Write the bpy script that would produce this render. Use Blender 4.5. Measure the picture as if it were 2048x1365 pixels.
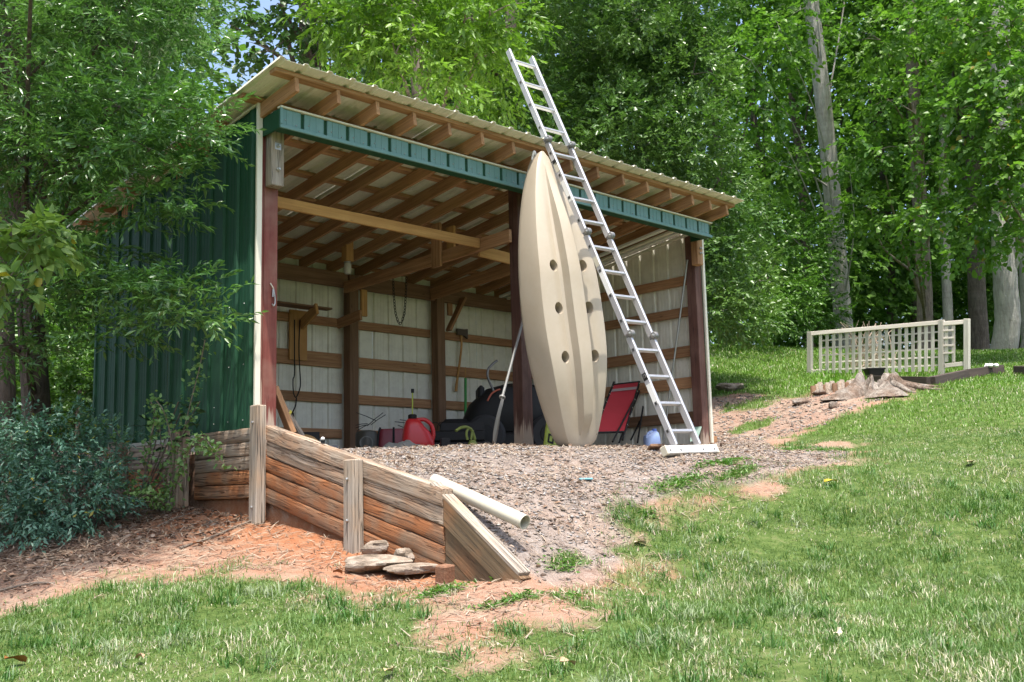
import bpy, math, random
import numpy as np
from mathutils import Vector, Matrix
R = math.radians
for o in list(bpy.data.objects):
    bpy.data.objects.remove(o)
scene = bpy.context.scene
col = scene.collection
rng = np.random.default_rng(7)
random.seed(7)

# ------------------------------------------------------------------ camera
CAM = np.array([-4.6546, -7.7572, -0.5954]); FPX = 2189.14; CX, CY = 1024.0, 682.5
YAW, PITCH, ROLL = 0.7726, 0.1504, -0.0248
_f = np.array([math.sin(YAW)*math.cos(PITCH), math.cos(YAW)*math.cos(PITCH), math.sin(PITCH)])
_r = np.array([math.cos(YAW), -math.sin(YAW), 0.0]); _u = np.cross(_r, _f)
RT = math.cos(ROLL)*_r + math.sin(ROLL)*_u; UP = -math.sin(ROLL)*_r + math.cos(ROLL)*_u; FW = _f
cam = bpy.data.cameras.new('camera'); cam_o = bpy.data.objects.new('camera', cam); col.objects.link(cam_o)
cam.sensor_width = 36.0; cam.lens = 36.0*FPX/2048.0; cam.clip_end = 500.0; cam.clip_start = 0.05
cam_o.matrix_world = Matrix(((RT[0], UP[0], -FW[0], CAM[0]), (RT[1], UP[1], -FW[1], CAM[1]), (RT[2], UP[2], -FW[2], CAM[2]), (0, 0, 0, 1)))
scene.camera = cam_o
scene.render.resolution_x, scene.render.resolution_y = 1024, 682

# ------------------------------------------------------------------ sky and sun
SUN = Vector((-0.16, -0.27, 1.0)).normalized()
world = bpy.data.worlds.new('World'); scene.world = world; world.use_nodes = True
wn = world.node_tree; wn.nodes.clear()
sky = wn.nodes.new('ShaderNodeTexSky'); sky.sky_type = 'NISHITA'; sky.sun_disc = False
sky.sun_elevation = math.asin(SUN.z); sky.sun_rotation = math.atan2(SUN.x, SUN.y)
sky.air_density = 1.0; sky.dust_density = 4.0; sky.ozone_density = 1.0
bg = wn.nodes.new('ShaderNodeBackground'); bg.inputs['Strength'].default_value = 0.15
wo = wn.nodes.new('ShaderNodeOutputWorld')
wn.links.new(sky.outputs[0], bg.inputs[0]); wn.links.new(bg.outputs[0], wo.inputs[0])
sl = bpy.data.lights.new('sun', 'SUN'); sl.energy = 3.2; sl.angle = R(0.55); sl.color = (1.0, 0.95, 0.87)
sun_o = bpy.data.objects.new('sun', sl); col.objects.link(sun_o)
sun_o.rotation_euler = SUN.to_track_quat('Z', 'Y').to_euler(); sun_o.location = (-6, -9, 30)
vs = scene.view_settings
vs.view_transform = 'Standard'; vs.look = 'None'; vs.gamma = 1.0; vs.use_curve_mapping = False
vs.exposure = 1.25
scene.render.engine = 'CYCLES'
scene.cycles.max_bounces = 5; scene.cycles.diffuse_bounces = 4; scene.cycles.glossy_bounces = 2; scene.cycles.transmission_bounces = 3; scene.cycles.transparent_max_bounces = 6

# ------------------------------------------------------------------ helpers
def at(px, py, X=None, Y=None, d=None):
    v = FW + RT*(px-CX)/FPX - UP*(py-CY)/FPX
    if X is not None: t = (X-CAM[0])/v[0]
    elif Y is not None: t = (Y-CAM[1])/v[1]
    else: t = d
    return CAM + v*t
def project(P):
    q = np.asarray(P, float)-CAM; z = q@FW; zz = np.where(np.abs(z) < 1e-6, 1e-6, z)
    return CX+FPX*(q@RT)/zz, CY-FPX*(q@UP)/zz, z

WM = {}
def put(o, parent, m):
    col.objects.link(o); WM[o.name] = m
    if parent is not None:
        o.parent = parent; o.matrix_basis = WM[parent.name].inverted() @ m
    else:
        o.matrix_basis = m
    return o
def tag(o, label=None, cat=None, group=None, kind=None):
    if label: o['label'] = label
    if cat: o['category'] = cat
    if group: o['group'] = group
    if kind: o['kind'] = kind
    return o
def thing(name, loc, label, cat, group=None, rz=0.0):
    o = bpy.data.objects.new(name, None); o.empty_display_size = 0.2
    put(o, None, Matrix.Translation(Vector([float(v) for v in loc])) @ Matrix.Rotation(rz, 4, 'Z'))
    return tag(o, label, cat, group)
I4 = Matrix.Identity(4)
def T(x, y=None, z=None):
    return Matrix.Translation(Vector((x, y, z)) if y is not None else Vector([float(v) for v in x]))
def RZ(a): return Matrix.Rotation(a, 4, 'Z')
def RX(a): return Matrix.Rotation(a, 4, 'X')
def RY(a): return Matrix.Rotation(a, 4, 'Y')
def frame(p0, p1, up=(0, 0, 1)):
    p0 = Vector([float(v) for v in p0]); p1 = Vector([float(v) for v in p1])
    x = (p1-p0).normalized(); up = Vector(up)
    y = up.cross(x)
    if y.length < 1e-4: y = Vector((0, 1, 0)).cross(x)
    y.normalize(); z = x.cross(y)
    return Matrix(((x.x, y.x, z.x, p0.x), (x.y, y.y, z.y, p0.y), (x.z, y.z, z.z, p0.z), (0, 0, 0, 1)))

class MB:
    def __init__(s): s.v = []; s.f = []; s.m = []; s.n = 0
    def add(s, vs_, fs, mi=0):
        b = s.n; s.v.extend([tuple(map(float, q)) for q in vs_]); s.n += len(vs_)
        for f in fs:
            s.f.append(tuple(i+b for i in f)); s.m.append(mi)
        return s
    def cbox(s, lo, hi, c=0.004, mi=0, M4=None):
        x0, y0, z0 = lo; x1, y1, z1 = hi
        c = min(c, (x1-x0)*.45, (y1-y0)*.45, (z1-z0)*.45)
        P = []; idx = {}
        for i, (x, sx) in enumerate(((x0, 1), (x1, -1))):
            for j, (y, sy) in enumerate(((y0, 1), (y1, -1))):
                for k, (z, sz) in enumerate(((z0, 1), (z1, -1))):
                    for a in range(3):
                        q = [x+sx*c, y+sy*c, z+sz*c]; q[a] = (x, y, z)[a]
                        idx[(i, j, k, a)] = len(P); P.append(q)
        F = []
        for a in range(3):
            b, d = (a+1) % 3, (a+2) % 3
            for s_ in (0, 1):
                def key(u, w):
                    t = [0, 0, 0]; t[a] = s_; t[b] = u; t[d] = w; return tuple(t)+(a,)
                q = [idx[key(0, 0)], idx[key(1, 0)], idx[key(1, 1)], idx[key(0, 1)]]
                F.append(q if s_ else q[::-1])
        for a in range(3):          # edges along a
            b, d = (a+1) % 3, (a+2) % 3
            for u in (0, 1):
                for w in (0, 1):
                    def key2(t_, ax):
                        t = [0, 0, 0]; t[a] = t_; t[b] = u; t[d] = w; return tuple(t)+(ax,)
                    q = [idx[key2(0, b)], idx[key2(1, b)], idx[key2(1, d)], idx[key2(0, d)]]
                    F.append(q if (u == w) else q[::-1])
        for i in (0, 1):
            for j in (0, 1):
                for k in (0, 1):
                    q = [idx[(i, j, k, 0)], idx[(i, j, k, 1)], idx[(i, j, k, 2)]]
                    F.append(q if (i+j+k) % 2 == 1 else q[::-1])
        if M4 is not None: P = [tuple(M4 @ Vector(q)) for q in P]
        return s.add(P, F, mi)
    def tube(s, pts, r, n=8, mi=0, cap=True):
        pts = [Vector([float(c) for c in p]) for p in pts]
        rs = r if hasattr(r, '__len__') else [r]*len(pts)
        up = Vector((0, 0, 1)); rings = []; P = []
        prev = None
        for i, p in enumerate(pts):
            d = (pts[min(i+1, len(pts)-1)]-pts[max(i-1, 0)]).normalized()
            if prev is None:
                a = d.cross(up)
                if a.length < .05: a = d.cross(Vector((1, 0, 0)))
            else:
                a = prev-d*prev.dot(d)
            a.normalize(); prev = a; b = d.cross(a)
            for k in range(n):
                t = 2*math.pi*k/n; P.append(p+(a*math.cos(t)+b*math.sin(t))*rs[i])
        F = []
        for i in range(len(pts)-1):
            for k in range(n):
                F.append((i*n+k, i*n+(k+1) % n, (i+1)*n+(k+1) % n, (i+1)*n+k))
        if cap:
            F.append(tuple(range(n-1, -1, -1))); F.append(tuple((len(pts)-1)*n+k for k in range(n)))
        return s.add(P, F, mi)
    def lathe(s, prof, n=20, mi=0, M4=None, sx=1.0, sy=1.0):
        P = []; F = []
        for (r, z) in prof:
            for k in range(n):
                t = 2*math.pi*k/n; P.append(Vector((r*math.cos(t)*sx, r*math.sin(t)*sy, z)))
        for i in range(len(prof)-1):
            for k in range(n):
                F.append((i*n+k, i*n+(k+1) % n, (i+1)*n+(k+1) % n, (i+1)*n+k))
        F.append(tuple(range(n-1, -1, -1))); F.append(tuple((len(prof)-1)*n+k for k in range(n)))
        if M4 is not None: P = [M4 @ q for q in P]
        return s.add(P, F, mi)
    def loft(s, rings, mi=0, closed=True, cap=True):
        n = len(rings[0]); P = [q for r in rings for q in r]; F = []
        for i in range(len(rings)-1):
            for k in range(n if closed else n-1):
                F.append((i*n+k, i*n+(k+1) % n, (i+1)*n+(k+1) % n, (i+1)*n+k))
        if cap:
            F.append(tuple(range(n-1, -1, -1))); F.append(tuple((len(rings)-1)*n+k for k in range(n)))
        return s.add(P, F, mi)
    def prism(s, poly, x0, x1, mi=0, M4=None):
        """polygon of (y, z) pairs, counter-clockwise seen from +x, pushed along x"""
        n = len(poly); P = [(x0, a, b) for a, b in poly]+[(x1, a, b) for a, b in poly]
        F = [tuple(range(n-1, -1, -1)), tuple(range(n, 2*n))]
        for k in range(n): F.append((k, (k+1) % n, n+(k+1) % n, n+k))
        if M4 is not None: P = [tuple(M4 @ Vector(q)) for q in P]
        return s.add(P, F, mi)
    def mesh(s, name, mats, smooth=None):
        me = bpy.data.meshes.new(name); me.from_pydata(s.v, [], s.f)
        for m_ in (mats if isinstance(mats, (list, tuple)) else [mats]): me.materials.append(m_)
        if any(s.m): me.polygons.foreach_set('material_index', s.m)
        if smooth is not None:
            me.polygons.foreach_set('use_smooth', [True]*len(me.polygons)); me.set_sharp_from_angle(angle=R(smooth))
        me.update(); return me
    def build(s, name, mats, parent=None, m=I4, smooth=None):
        return put(bpy.data.objects.new(name, s.mesh(name, mats, smooth)), parent, m)

def beam(name, p0, p1, w, h, mat_, parent, up=(0, 0, 1), c=0.004, bow=0.0):
    """a board: local x runs along it, w across, h along up; p0 and p1 are the centres of its ends"""
    m = frame(p0, p1, up); L = (Vector([float(v) for v in p1])-Vector([float(v) for v in p0])).length
    return MB().cbox((0, -w/2, -h/2), (L, w/2, h/2), c).build(name, mat_, parent, m)
def bent_tube(name, pts, r, mat_, parent=None, n=8, base=None):
    base = pts[0] if base is None else base
    m = WM[parent.name] if parent is not None else T(base)
    inv = m.inverted()
    return MB().tube([inv @ Vector([float(c) for c in p]) for p in pts], r, n).build(name, mat_, parent, m, 50)
def curve(p, n=10):
    """a smooth path through the points p"""
    p = [np.array(q, float) for q in p]; q = [2*p[0]-p[1]]+p+[2*p[-1]-p[-2]]; out = []
    for i in range(1, len(q)-2):
        for k in range(n):
            t = k/n
            out.append(.5*((2*q[i])+(-q[i-1]+q[i+1])*t+(2*q[i-1]-5*q[i]+4*q[i+1]-q[i+2])*t*t+(-q[i-1]+3*q[i]-3*q[i+1]+q[i+2])*t**3))
    return out+[p[-1]]

# ------------------------------------------------------------------ materials
class NT:
    def __init__(s, name):
        s.mat = bpy.data.materials.new(name); s.mat.use_nodes = True; s.t = s.mat.node_tree; s.t.nodes.clear()
        s.out = s.n('ShaderNodeOutputMaterial')
    def n(s, typ, **kw):
        q = s.t.nodes.new(typ)
        for k, v in kw.items(): setattr(q, k, v)
        return q
    def l(s, a, b): s.t.links.new(a, b)
    def val(s, node, **kw):
        for k, v in kw.items(): node.inputs[k].default_value = v
        return node
    def noise(s, vec, scale, detail=4, rough=.55, dist=0.0):
        q = s.n('ShaderNodeTexNoise'); s.val(q, Scale=scale, Detail=detail, Roughness=rough, Distortion=dist)
        if vec is not None: s.l(vec, q.inputs['Vector'])
        return q.outputs['Fac']
    def ramp(s, fac, stops):
        q = s.n('ShaderNodeValToRGB'); e = q.color_ramp.elements
        while len(e) < len(stops): e.new(.5)
        for el, (p, c) in zip(e, stops):
            el.position = p; el.color = tuple(c)+((1,) if len(c) == 3 else ())
        s.l(fac, q.inputs[0]); return q.outputs[0]
    def mix(s, fac, a, b, mode='MIX'):
        q = s.n('ShaderNodeMix', data_type='RGBA', blend_type=mode)
        for sock, v in ((q.inputs[0], fac), (q.inputs[6], a), (q.inputs[7], b)):
            if hasattr(v, 'links'): s.l(v, sock)
            elif isinstance(v, (int, float)): sock.default_value = v
            else: sock.default_value = tuple(v)+((1,) if len(v) == 3 else ())
        return q.outputs[2]
    def math(s, op, a, b=0.0, clamp=False):
        q = s.n('ShaderNodeMath', operation=op, use_clamp=clamp)
        for sock, v in ((q.inputs[0], a), (q.inputs[1], b)):
            if hasattr(v, 'links'): s.l(v, sock)
            else: sock.default_value = v
        return q.outputs[0]
    def bsdf(s, color, rough=.6, metal=0.0, spec=.5, bump=None, bstr=.3, bdist=.01):
        q = s.n('ShaderNodeBsdfPrincipled')
        for sock, v in ((q.inputs['Base Color'], color), (q.inputs['Roughness'], rough), (q.inputs['Metallic'], metal)):
            if hasattr(v, 'links'): s.l(v, sock)
            elif isinstance(v, (int, float)): sock.default_value = v
            else: sock.default_value = tuple(v)+(1,)
        q.inputs['Specular IOR Level'].default_value = spec
        if bump is not None:
            b = s.n('ShaderNodeBump'); s.val(b, Strength=bstr, Distance=bdist); s.l(bump, b.inputs['Height']); s.l(b.outputs[0], q.inputs['Normal'])
        return q
    def end(s, shader):
        s.l(shader.outputs[0] if hasattr(shader, 'outputs') else shader, s.out.inputs[0]); return s.mat
    def obj(s): return s.n('ShaderNodeTexCoord').outputs['Object']
    def rnd(s): return s.n('ShaderNodeObjectInfo').outputs['Random']
    def scaled(s, vec, sc, offs=None):
        q = s.n('ShaderNodeMapping'); q.inputs['Scale'].default_value = sc; s.l(vec, q.inputs[0])
        if offs is not None: s.l(offs, q.inputs['Location'])
        return q.outputs[0]
def wood(name, dark, mid, light, rough=.75, grain=26, bstr=.35, stain=None, vary=.35, wave=0.0, cracks=0.0, bdist=.006, worn=None):
    k = NT(name); o = k.obj(); r = k.rnd()
    off = k.n('ShaderNodeCombineXYZ'); k.l(k.math('MULTIPLY', r, 37.0), off.inputs[0]); k.l(k.math('MULTIPLY', r, 11.0), off.inputs[1]); k.l(k.math('MULTIPLY', r, 5.3), off.inputs[2])
    v = k.scaled(o, (1.0, 1.0, 1.0), off.outputs[0])
    vv = k.n('ShaderNodeVectorMath', operation='ADD'); k.l(v, vv.inputs[0])
    nz = k.n('ShaderNodeTexNoise'); k.val(nz, Scale=3.0, Detail=2.0); k.l(k.scaled(v, (.6, 2.0, 2.0)), nz.inputs['Vector'])
    ws = k.n('ShaderNodeVectorMath', operation='SCALE'); k.l(nz.outputs['Color'], ws.inputs[0]); ws.inputs['Scale'].default_value = wave
    k.l(ws.outputs[0], vv.inputs[1])
    g1 = k.noise(k.scaled(vv.outputs[0], (1.2, grain, grain)), 1.0, 6, .65, .6)
    g2 = k.noise(k.scaled(vv.outputs[0], (3.0, grain*3.3, grain*3.3)), 1.0, 3, .6)
    bl = k.noise(v, 3.0, 4, .6)
    c = k.ramp(g1, ((.22, dark), (.5, mid), (.78, light)))
    c = k.mix(k.math('MULTIPLY', k.ramp(g2, ((.35, (0, 0, 0)), (.62, (1, 1, 1)))), .35), c, tuple(x*.55 for x in mid))
    if stain: c = k.mix(k.math('MULTIPLY', k.ramp(bl, ((.45, (0, 0, 0)), (.68, (1, 1, 1)))), .8), c, stain)
    hsv = k.n('ShaderNodeHueSaturation'); k.l(c, hsv.inputs['Color'])
    k.l(k.math('ADD', 1.0-vary/2, k.math('MULTIPLY', r, vary)), hsv.inputs['Value'])
    # knots
    vo = k.n('ShaderNodeTexVoronoi'); k.val(vo, Scale=1.0); k.l(k.scaled(v, (2.6, 9, 9)), vo.inputs['Vector'])
    kn = k.ramp(vo.outputs['Distance'], ((.03, (1, 1, 1)), (.10, (0, 0, 0))))
    c2 = k.mix(k.math('MULTIPLY', kn, .6), hsv.outputs[0], tuple(x*.35 for x in dark))
    hgt = k.math('ADD', k.math('MULTIPLY', g1, .7), k.math('MULTIPLY', g2, .3))
    if cracks:
        cr = k.noise(k.scaled(vv.outputs[0], (.9, grain*1.7, grain*1.7)), 1.0, 3, .5, .4)
        crk = k.ramp(cr, ((.474, (0, 0, 0)), (.496, (1, 1, 1)), (.504, (1, 1, 1)), (.526, (0, 0, 0))))
        c2 = k.mix(k.math('MULTIPLY', crk, cracks), c2, tuple(x*.22 for x in dark))
        hgt = k.math('SUBTRACT', hgt, k.math('MULTIPLY', crk, .8))
    if worn:            # paint peeled off towards the foot (local x runs up the post)
        sx = k.n('ShaderNodeSeparateXYZ'); k.l(o, sx.inputs[0])
        up_ = k.math('MULTIPLY', k.math('SUBTRACT', .50, sx.outputs[0]), 1.1)
        st = k.noise(k.scaled(o, (1.6, 42, 42)), 1.0, 4, .6)
        fm = k.ramp(k.math('ADD', st, up_), ((.66, (0, 0, 0)), (.76, (1, 1, 1))))
        c2 = k.mix(fm, c2, worn)
    return k.end(k.bsdf(c2, rough, 0, .3, hgt, bstr, bdist))
def paint(name, colr, rough=.45, dirt=.25, dirt_col=(.12, .10, .07), metal=0.0, spec=.5, sc=3.0, streak=False, bstr=.08):
    k = NT(name); o = k.obj()
    v = k.scaled(o, (sc*2.5, sc*2.5, sc*.35)) if streak else k.scaled(o, (sc, sc, sc))
    n1 = k.noise(v, 1.0, 6, .65); n2 = k.noise(o, sc*14, 3)
    c = k.mix(k.math('MULTIPLY', k.ramp(n1, ((.42, (0, 0, 0)), (.75, (1, 1, 1)))), dirt), colr, dirt_col)
    c = k.mix(k.math('MULTIPLY', n2, .12), c, tuple(min(1, x*1.5+.02) for x in colr))
    rr = k.math('ADD', rough-.08, k.math('MULTIPLY', n1, .2))
    return k.end(k.bsdf(c, rr, metal, spec, n2, bstr, .003))
def leafmat(name, rough=.42, trans=.35, spec=.5, tint=(.92, 1.1, .52)):
    k = NT(name); a = k.n('ShaderNodeAttribute', attribute_name='Col')
    q = k.bsdf(a.outputs['Color'], rough, 0, spec)
    tr = k.n('ShaderNodeBsdfTranslucent'); k.l(k.mix(1.0, a.outputs['Color'], tint, 'MULTIPLY'), tr.inputs[0])
    mx = k.n('ShaderNodeMixShader'); mx.inputs[0].default_value = trans
    k.l(q.outputs[0], mx.inputs[1]); k.l(tr.outputs[0], mx.inputs[2]); return k.end(mx)
def vcol(name, rough=.8, bump=0.0):
    k = NT(name); a = k.n('ShaderNodeAttribute', attribute_name='Col')
    n = k.noise(k.obj(), 60, 3)
    return k.end(k.bsdf(k.mix(k.math('MULTIPLY', n, .4), a.outputs['Color'], (.05, .04, .03)), rough, 0, .3, n, .3, .004))

m_rafter = wood('rafter_wood', (.22, .10, .045), (.42, .225, .112), (.55, .335, .18), cracks=.35)
m_beam = wood('dark_beam_wood', (.10, .055, .03), (.20, .115, .065), (.30, .18, .11))
m_pine = wood('yellow_pine', (.38, .19, .065), (.54, .30, .11), (.64, .39, .16), vary=.25, stain=(.42, .22, .08))
m_red = wood('red_painted_wood', (.11, .028, .022), (.19, .05, .038), (.27, .085, .065), rough=.6, stain=(.24, .12, .09), bstr=.25, worn=(.40, .30, .23))
m_brown = wood('brown_maroon_post', (.06, .026, .02), (.115, .055, .043), (.18, .095, .075), rough=.65, stain=(.16, .09, .07), bstr=.3, worn=(.36, .28, .22), cracks=.5)
m_grey = wood('grey_weathered_wood', (.20, .165, .13), (.40, .345, .285), (.56, .50, .43), bstr=.7, grain=30, cracks=.8, stain=(.42, .30, .20))
m_timber = wood('landscape_timber_wood', (.17, .11, .075), (.37, .29, .22), (.56, .48, .40), bstr=1.0, grain=24, wave=.05, cracks=.6, bdist=.012, stain=(.36, .20, .11), vary=.25)
m_stain = wood('clay_stained_timber', (.14, .05, .02), (.38, .15, .06), (.50, .26, .13), bstr=1.0, grain=24, wave=.05, cracks=.6, bdist=.012, stain=(.26, .20, .14), vary=.3)
m_wedge = wood('dark_wedge_board', (.06, .042, .024), (.14, .10, .058), (.21, .155, .095), bstr=.8, grain=24, cracks=.5, stain=(.26, .13, .06))
m_green = paint('green_steel', (.014, .070, .034), .55, .3, (.022, .05, .03), spec=.25, streak=True)
m_teal = paint('teal_steel', (.11, .235, .215), .38, .45, (.19, .31, .32), streak=True)
m_cream = paint('cream_steel', (.76, .74, .63), .45, .3, (.30, .27, .20), streak=True)
m_trim = paint('cream_trim', (.72, .68, .56), .45, .2)
m_alu = paint('aluminium', (.52, .52, .54), .42, .3, (.30, .29, .28), metal=.6)
m_alud = paint('grey_hinge_steel', (.20, .20, .20), .5, .4, metal=.5)
m_white = paint('white_paint', (.78, .77, .74), .5, .3, (.4, .36, .3))
m_black = paint('black_plastic', (.010, .010, .010), .6, .3, (.03, .028, .025), spec=.3)
m_dark = paint('dark_rubber', (.012, .012, .013), .7, .3, (.05, .045, .04))
m_tan = paint('tan_polyethylene', (.40, .345, .268), .40, .5, (.33, .26, .17), sc=2.2, bstr=.06)
m_redp = paint('red_plastic', (.50, .018, .022), .35, .15, (.2, .02, .02))
m_redc = paint('red_fabric', (.36, .02, .03), .8, .2, (.15, .02, .02))
m_blue = paint('blue_plastic', (.20, .28, .48), .4, .2, (.3, .3, .35))
m_pvc = paint('pvc_pipe', (.52, .485, .385), .4, .25, (.45, .40, .30))
m_steel = paint('dull_steel', (.42, .42, .41), .4, .3, metal=.8)
m_lime = paint('lime_plastic', (.42, .50, .07), .5, .2, (.2, .25, .06))
m_glass = paint('cloudy_glass', (.55, .54, .48), .12, .3, (.3, .28, .22))
m_hole = paint('dark_hole', (.02, .02, .02), .9, 0)
m_bark = None

# ------------------------------------------------------------------ terrain
LOW = [(0,3.1,-.28),(0,2,-.33),(0,1,-.50),(0,-.2,-.64),(0,-.9,-.73),(0,-1.5,-.83),(0,-2.4,-1.0),(0,-2.65,-1.03),(0,-3.1,-1.03),(-1.28,.84,-.72),(-2.18,-.74,-1.07),(-1,-3.72,-1.23),(-1.28,-4.25,-1.34),(-2.8,-2.5,-1.31),(-.14,-5.9,-1.33),(-4.65,-7.76,-2.1),(-2,3.5,-.6),(-4,2,-1.2),(-5,7,-1.2),(-1,8,-.5),(-6,-2,-1.9),(-2.5,15,-1.2),(-12,10,-2.2),(-12,-8,-3),(0,20,.3),(4,-8,-1.3),(12,-10,-.2),(2,-4,-.95),(-15,25,-2)]
HIGH = [(.1,-.2,-.10),(.1,-.4,-.11),(.4,-.8,-.19),(.1,-1.38,-.29),(.1,-2.28,-.52),(.1,-2.4,-.6),(.1,-3.1,-1.01),(.1,.5,-.08),(1.5,.8,-.05),(3,.8,-.01),(6,.5,.04),(3,-.2,-.01),(1.5,-.2,-.07),(3,3.2,.0),(0,3.2,-.06),(6.2,3.2,.14),(6.2,0,.09),(5.2,-.5,.01),(3,-2.05,-.20),(1.5,-1.2,-.16),(2.75,-1,-.085),(3.8,-1.2,-.085),(1.4,-2.4,-.53),(.94,-2.98,-.86),(2,-4,-.95),(-.14,-5.9,-1.33),(-1,-3.72,-1.23),(-.3,-3.4,-1.12),(3.64,-4.53,-.63),(4.4,-2.4,-.18),(5.5,-2.2,-.13),(6.43,-1.05,.1),(6.68,-3.41,.1),(8.19,-.74,.5),(9.8,-.3,.85),(9.5,2.1,1.05),(13.2,1.2,1.42),(13.8,-.76,1.43),(15.2,6,2.75),(20.5,3.7,2.75),(22,2.3,2.75),(30,6,3.0),(40,12,3.2),(40,-5,3.2),(6.6,4.5,.75),(7,8,1.6),(0,8,.4),(3,12,1.4),(12,-6,.6),(25,-10,2.4),(12,20,3),(-4.65,-7.76,-2.1),(4,-8,-1.3),(0,20,.6),(28,25,3.6)]
def tps(pts, lam=.01):
    P = np.array(pts, float); n = len(P)
    U = lambda d2: np.where(d2 > 0, .5*d2*np.log(d2+1e-12), 0)
    d2 = ((P[:, None, :2]-P[None, :, :2])**2).sum(-1)
    A = np.zeros((n+3, n+3)); A[:n, :n] = U(d2)+lam*np.eye(n); A[:n, n] = 1; A[:n, n+1:] = P[:, :2]; A[n, :n] = 1; A[n+1:, :n] = P[:, :2].T
    c = np.linalg.solve(A, np.r_[P[:, 2], 0, 0, 0])
    def f(x, y):
        z = c[n]+c[n+1]*x+c[n+2]*y
        for i in range(n): z = z+c[i]*U((x-P[i, 0])**2+(y-P[i, 1])**2)
        return z
    return f
fL, fH = tps(LOW), tps(HIGH)
def sstep(a): a = np.clip(a, 0, 1); return a*a*(3-2*a)
_g = {}
def vnoise(x, y, seed=0):
    """smooth value noise, about -1..1"""
    if seed not in _g: _g[seed] = np.random.default_rng(seed+99).uniform(-1, 1, (256, 256))
    g = _g[seed]; xi = np.floor(x).astype(int); yi = np.floor(y).astype(int); fx = sstep(x-xi); fy = sstep(y-yi)
    q = lambda a, b: g[(xi+a) % 256, (yi+b) % 256]
    return (q(0, 0)*(1-fx)+q(1, 0)*fx)*(1-fy)+(q(0, 1)*(1-fx)+q(1, 1)*fx)*fy
def hz0(x, y):
    x = np.asarray(x, float); y = np.asarray(y, float)
    xc = np.clip(x, -14, 38); yc = np.clip(y, -11, 24)
    w = np.minimum(np.maximum(np.maximum((-2.95-y)*1.3, (y-3.15)*1.2), .012), 1.6)
    t = sstep((x+.055+w)/(2*w))
    return fL(xc, yc)*(1-t)+fH(xc, yc)*t
def hz(x, y):
    x = np.asarray(x, float); y = np.asarray(y, float)
    ins = (x > -.04) & (x < 6.2) & (y > -.2) & (y < 3.3)
    b = .022*vnoise(x*1.7, y*1.7, 1)+.012*vnoise(x*5, y*5, 2)+.006*vnoise(x*13, y*13, 3)
    return hz0(x, y)+np.where(ins, .3, 1.0)*b
def hit(px, py, dmax=70):
    v = FW+RT*(px-CX)/FPX-UP*(py-CY)/FPX; ds = np.linspace(2.5, dmax, 1600); p = CAM+v*ds[:, None]
    h = p[:, 2]-hz(p[:, 0], p[:, 1]); k = np.where((h[:-1] > 0) & (h[1:] <= 0))[0][0]
    return CAM+v*(ds[k]+(ds[k+1]-ds[k])*h[k]/(h[k]-h[k+1]))
def gz(x, y): return float(hz(np.array([x]), np.array([y]))[0])

BARE = np.array([(-9,-3.2),(-5,-1.8),(-2.30,-1.08),(-2.08,-0.95),(-1.86,-0.91),(-1.61,-0.90),(-1.33,-0.95),(-1.12,-1.21),(-0.91,-1.47),(-0.74,-1.79),(-0.68,-2.18),(-0.55,-2.36),(-0.52,-2.66),(-0.73,-3.04),(-0.81,-3.30),(-1.01,-3.75),(-0.81,-3.71),(-0.56,-3.71),(-0.23,-3.65),(0.22,-3.42),(0.71,-3.17),(1.05,-2.99),(1.22,-2.80),(1.66,-2.63),(1.92,-2.61),(2.35,-2.71),(2.71,-2.83),(3.16,-2.83),(3.59,-2.80),(4.11,-2.89),(5.42,-2.23),(5.77,-1.69),(5.46,-1.34),(6.35,-0.64),(7.05,-0.69),(7.74,-0.84),(8.67,-0.63),(9.30,-0.81),(10.80,-0.46),(10.91,0.89),(9.33,0.66),(9.60,1.68),(9.2,2.3),(7.2,2.6),(6.6,3.6),(5,6),(2,14),(-2,30),(-40,30),(-40,-4)])
def inside(poly, x, y):
    c = np.zeros(x.shape, bool); j = len(poly)-1
    for i in range(len(poly)):
        xi, yi = poly[i]; xj, yj = poly[j]
        if yi != yj: c ^= ((yi > y) != (yj > y)) & (x < (xj-xi)*(y-yi)/(yj-yi)+xi)
        j = i
    return c
def edge_dist(poly, x, y):
    d = np.full(x.shape, 1e9); j = len(poly)-1
    for i in range(len(poly)):
        a = poly[j]; b = poly[i]; ab = b-a; t = np.clip(((x-a[0])*ab[0]+(y-a[1])*ab[1])/(ab@ab+1e-12), 0, 1)
        d = np.minimum(d, np.hypot(x-a[0]-t*ab[0], y-a[1]-t*ab[1])); j = i
    return d
WEEDS = [(2.24,-2.51,.36,.11),(3.0,-2.38,.42,.08),(2.84,-2.62,.3,.08),(.36,-3.04,.17,.10),(1.5,-2.78,.12,.07),(-.43,-3.36,.25,.07),(-.1,-3.5,.12,.08),(-.5,-2.85,.22,.12),(5.3,-1.65,.35,.14),(4.75,-2.35,.28,.14),(7.6,.35,.5,.25),(8.9,1.2,.5,.4),(2.1,-3.0,.3,.1),(.95,-3.05,.2,.09)]
def grassiness(x, y):
    """1 on the lawn, 0 on bare soil, patchy between"""
    d = edge_dist(BARE, x, y)*np.where(inside(BARE, x, y), -1, 1)
    d = d+.20*vnoise(x*2.3, y*2.3, 5)+.20*vnoise(x*6, y*6, 6)+.10*vnoise(x*15, y*15, 7)
    g = sstep((d+.16)/.62)
    for (a, b, ra, rb) in WEEDS:
        q = ((x-a)/ra)**2+((y-b)/rb)**2+.5*vnoise(x*7, y*7, 8)
        g = np.maximum(g, sstep(1.35-q)*.8)
    g = np.where((x > -.1) & (x < 6.3) & (y > -.4) & (y < 3.3), 0, g)
    return g
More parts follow.
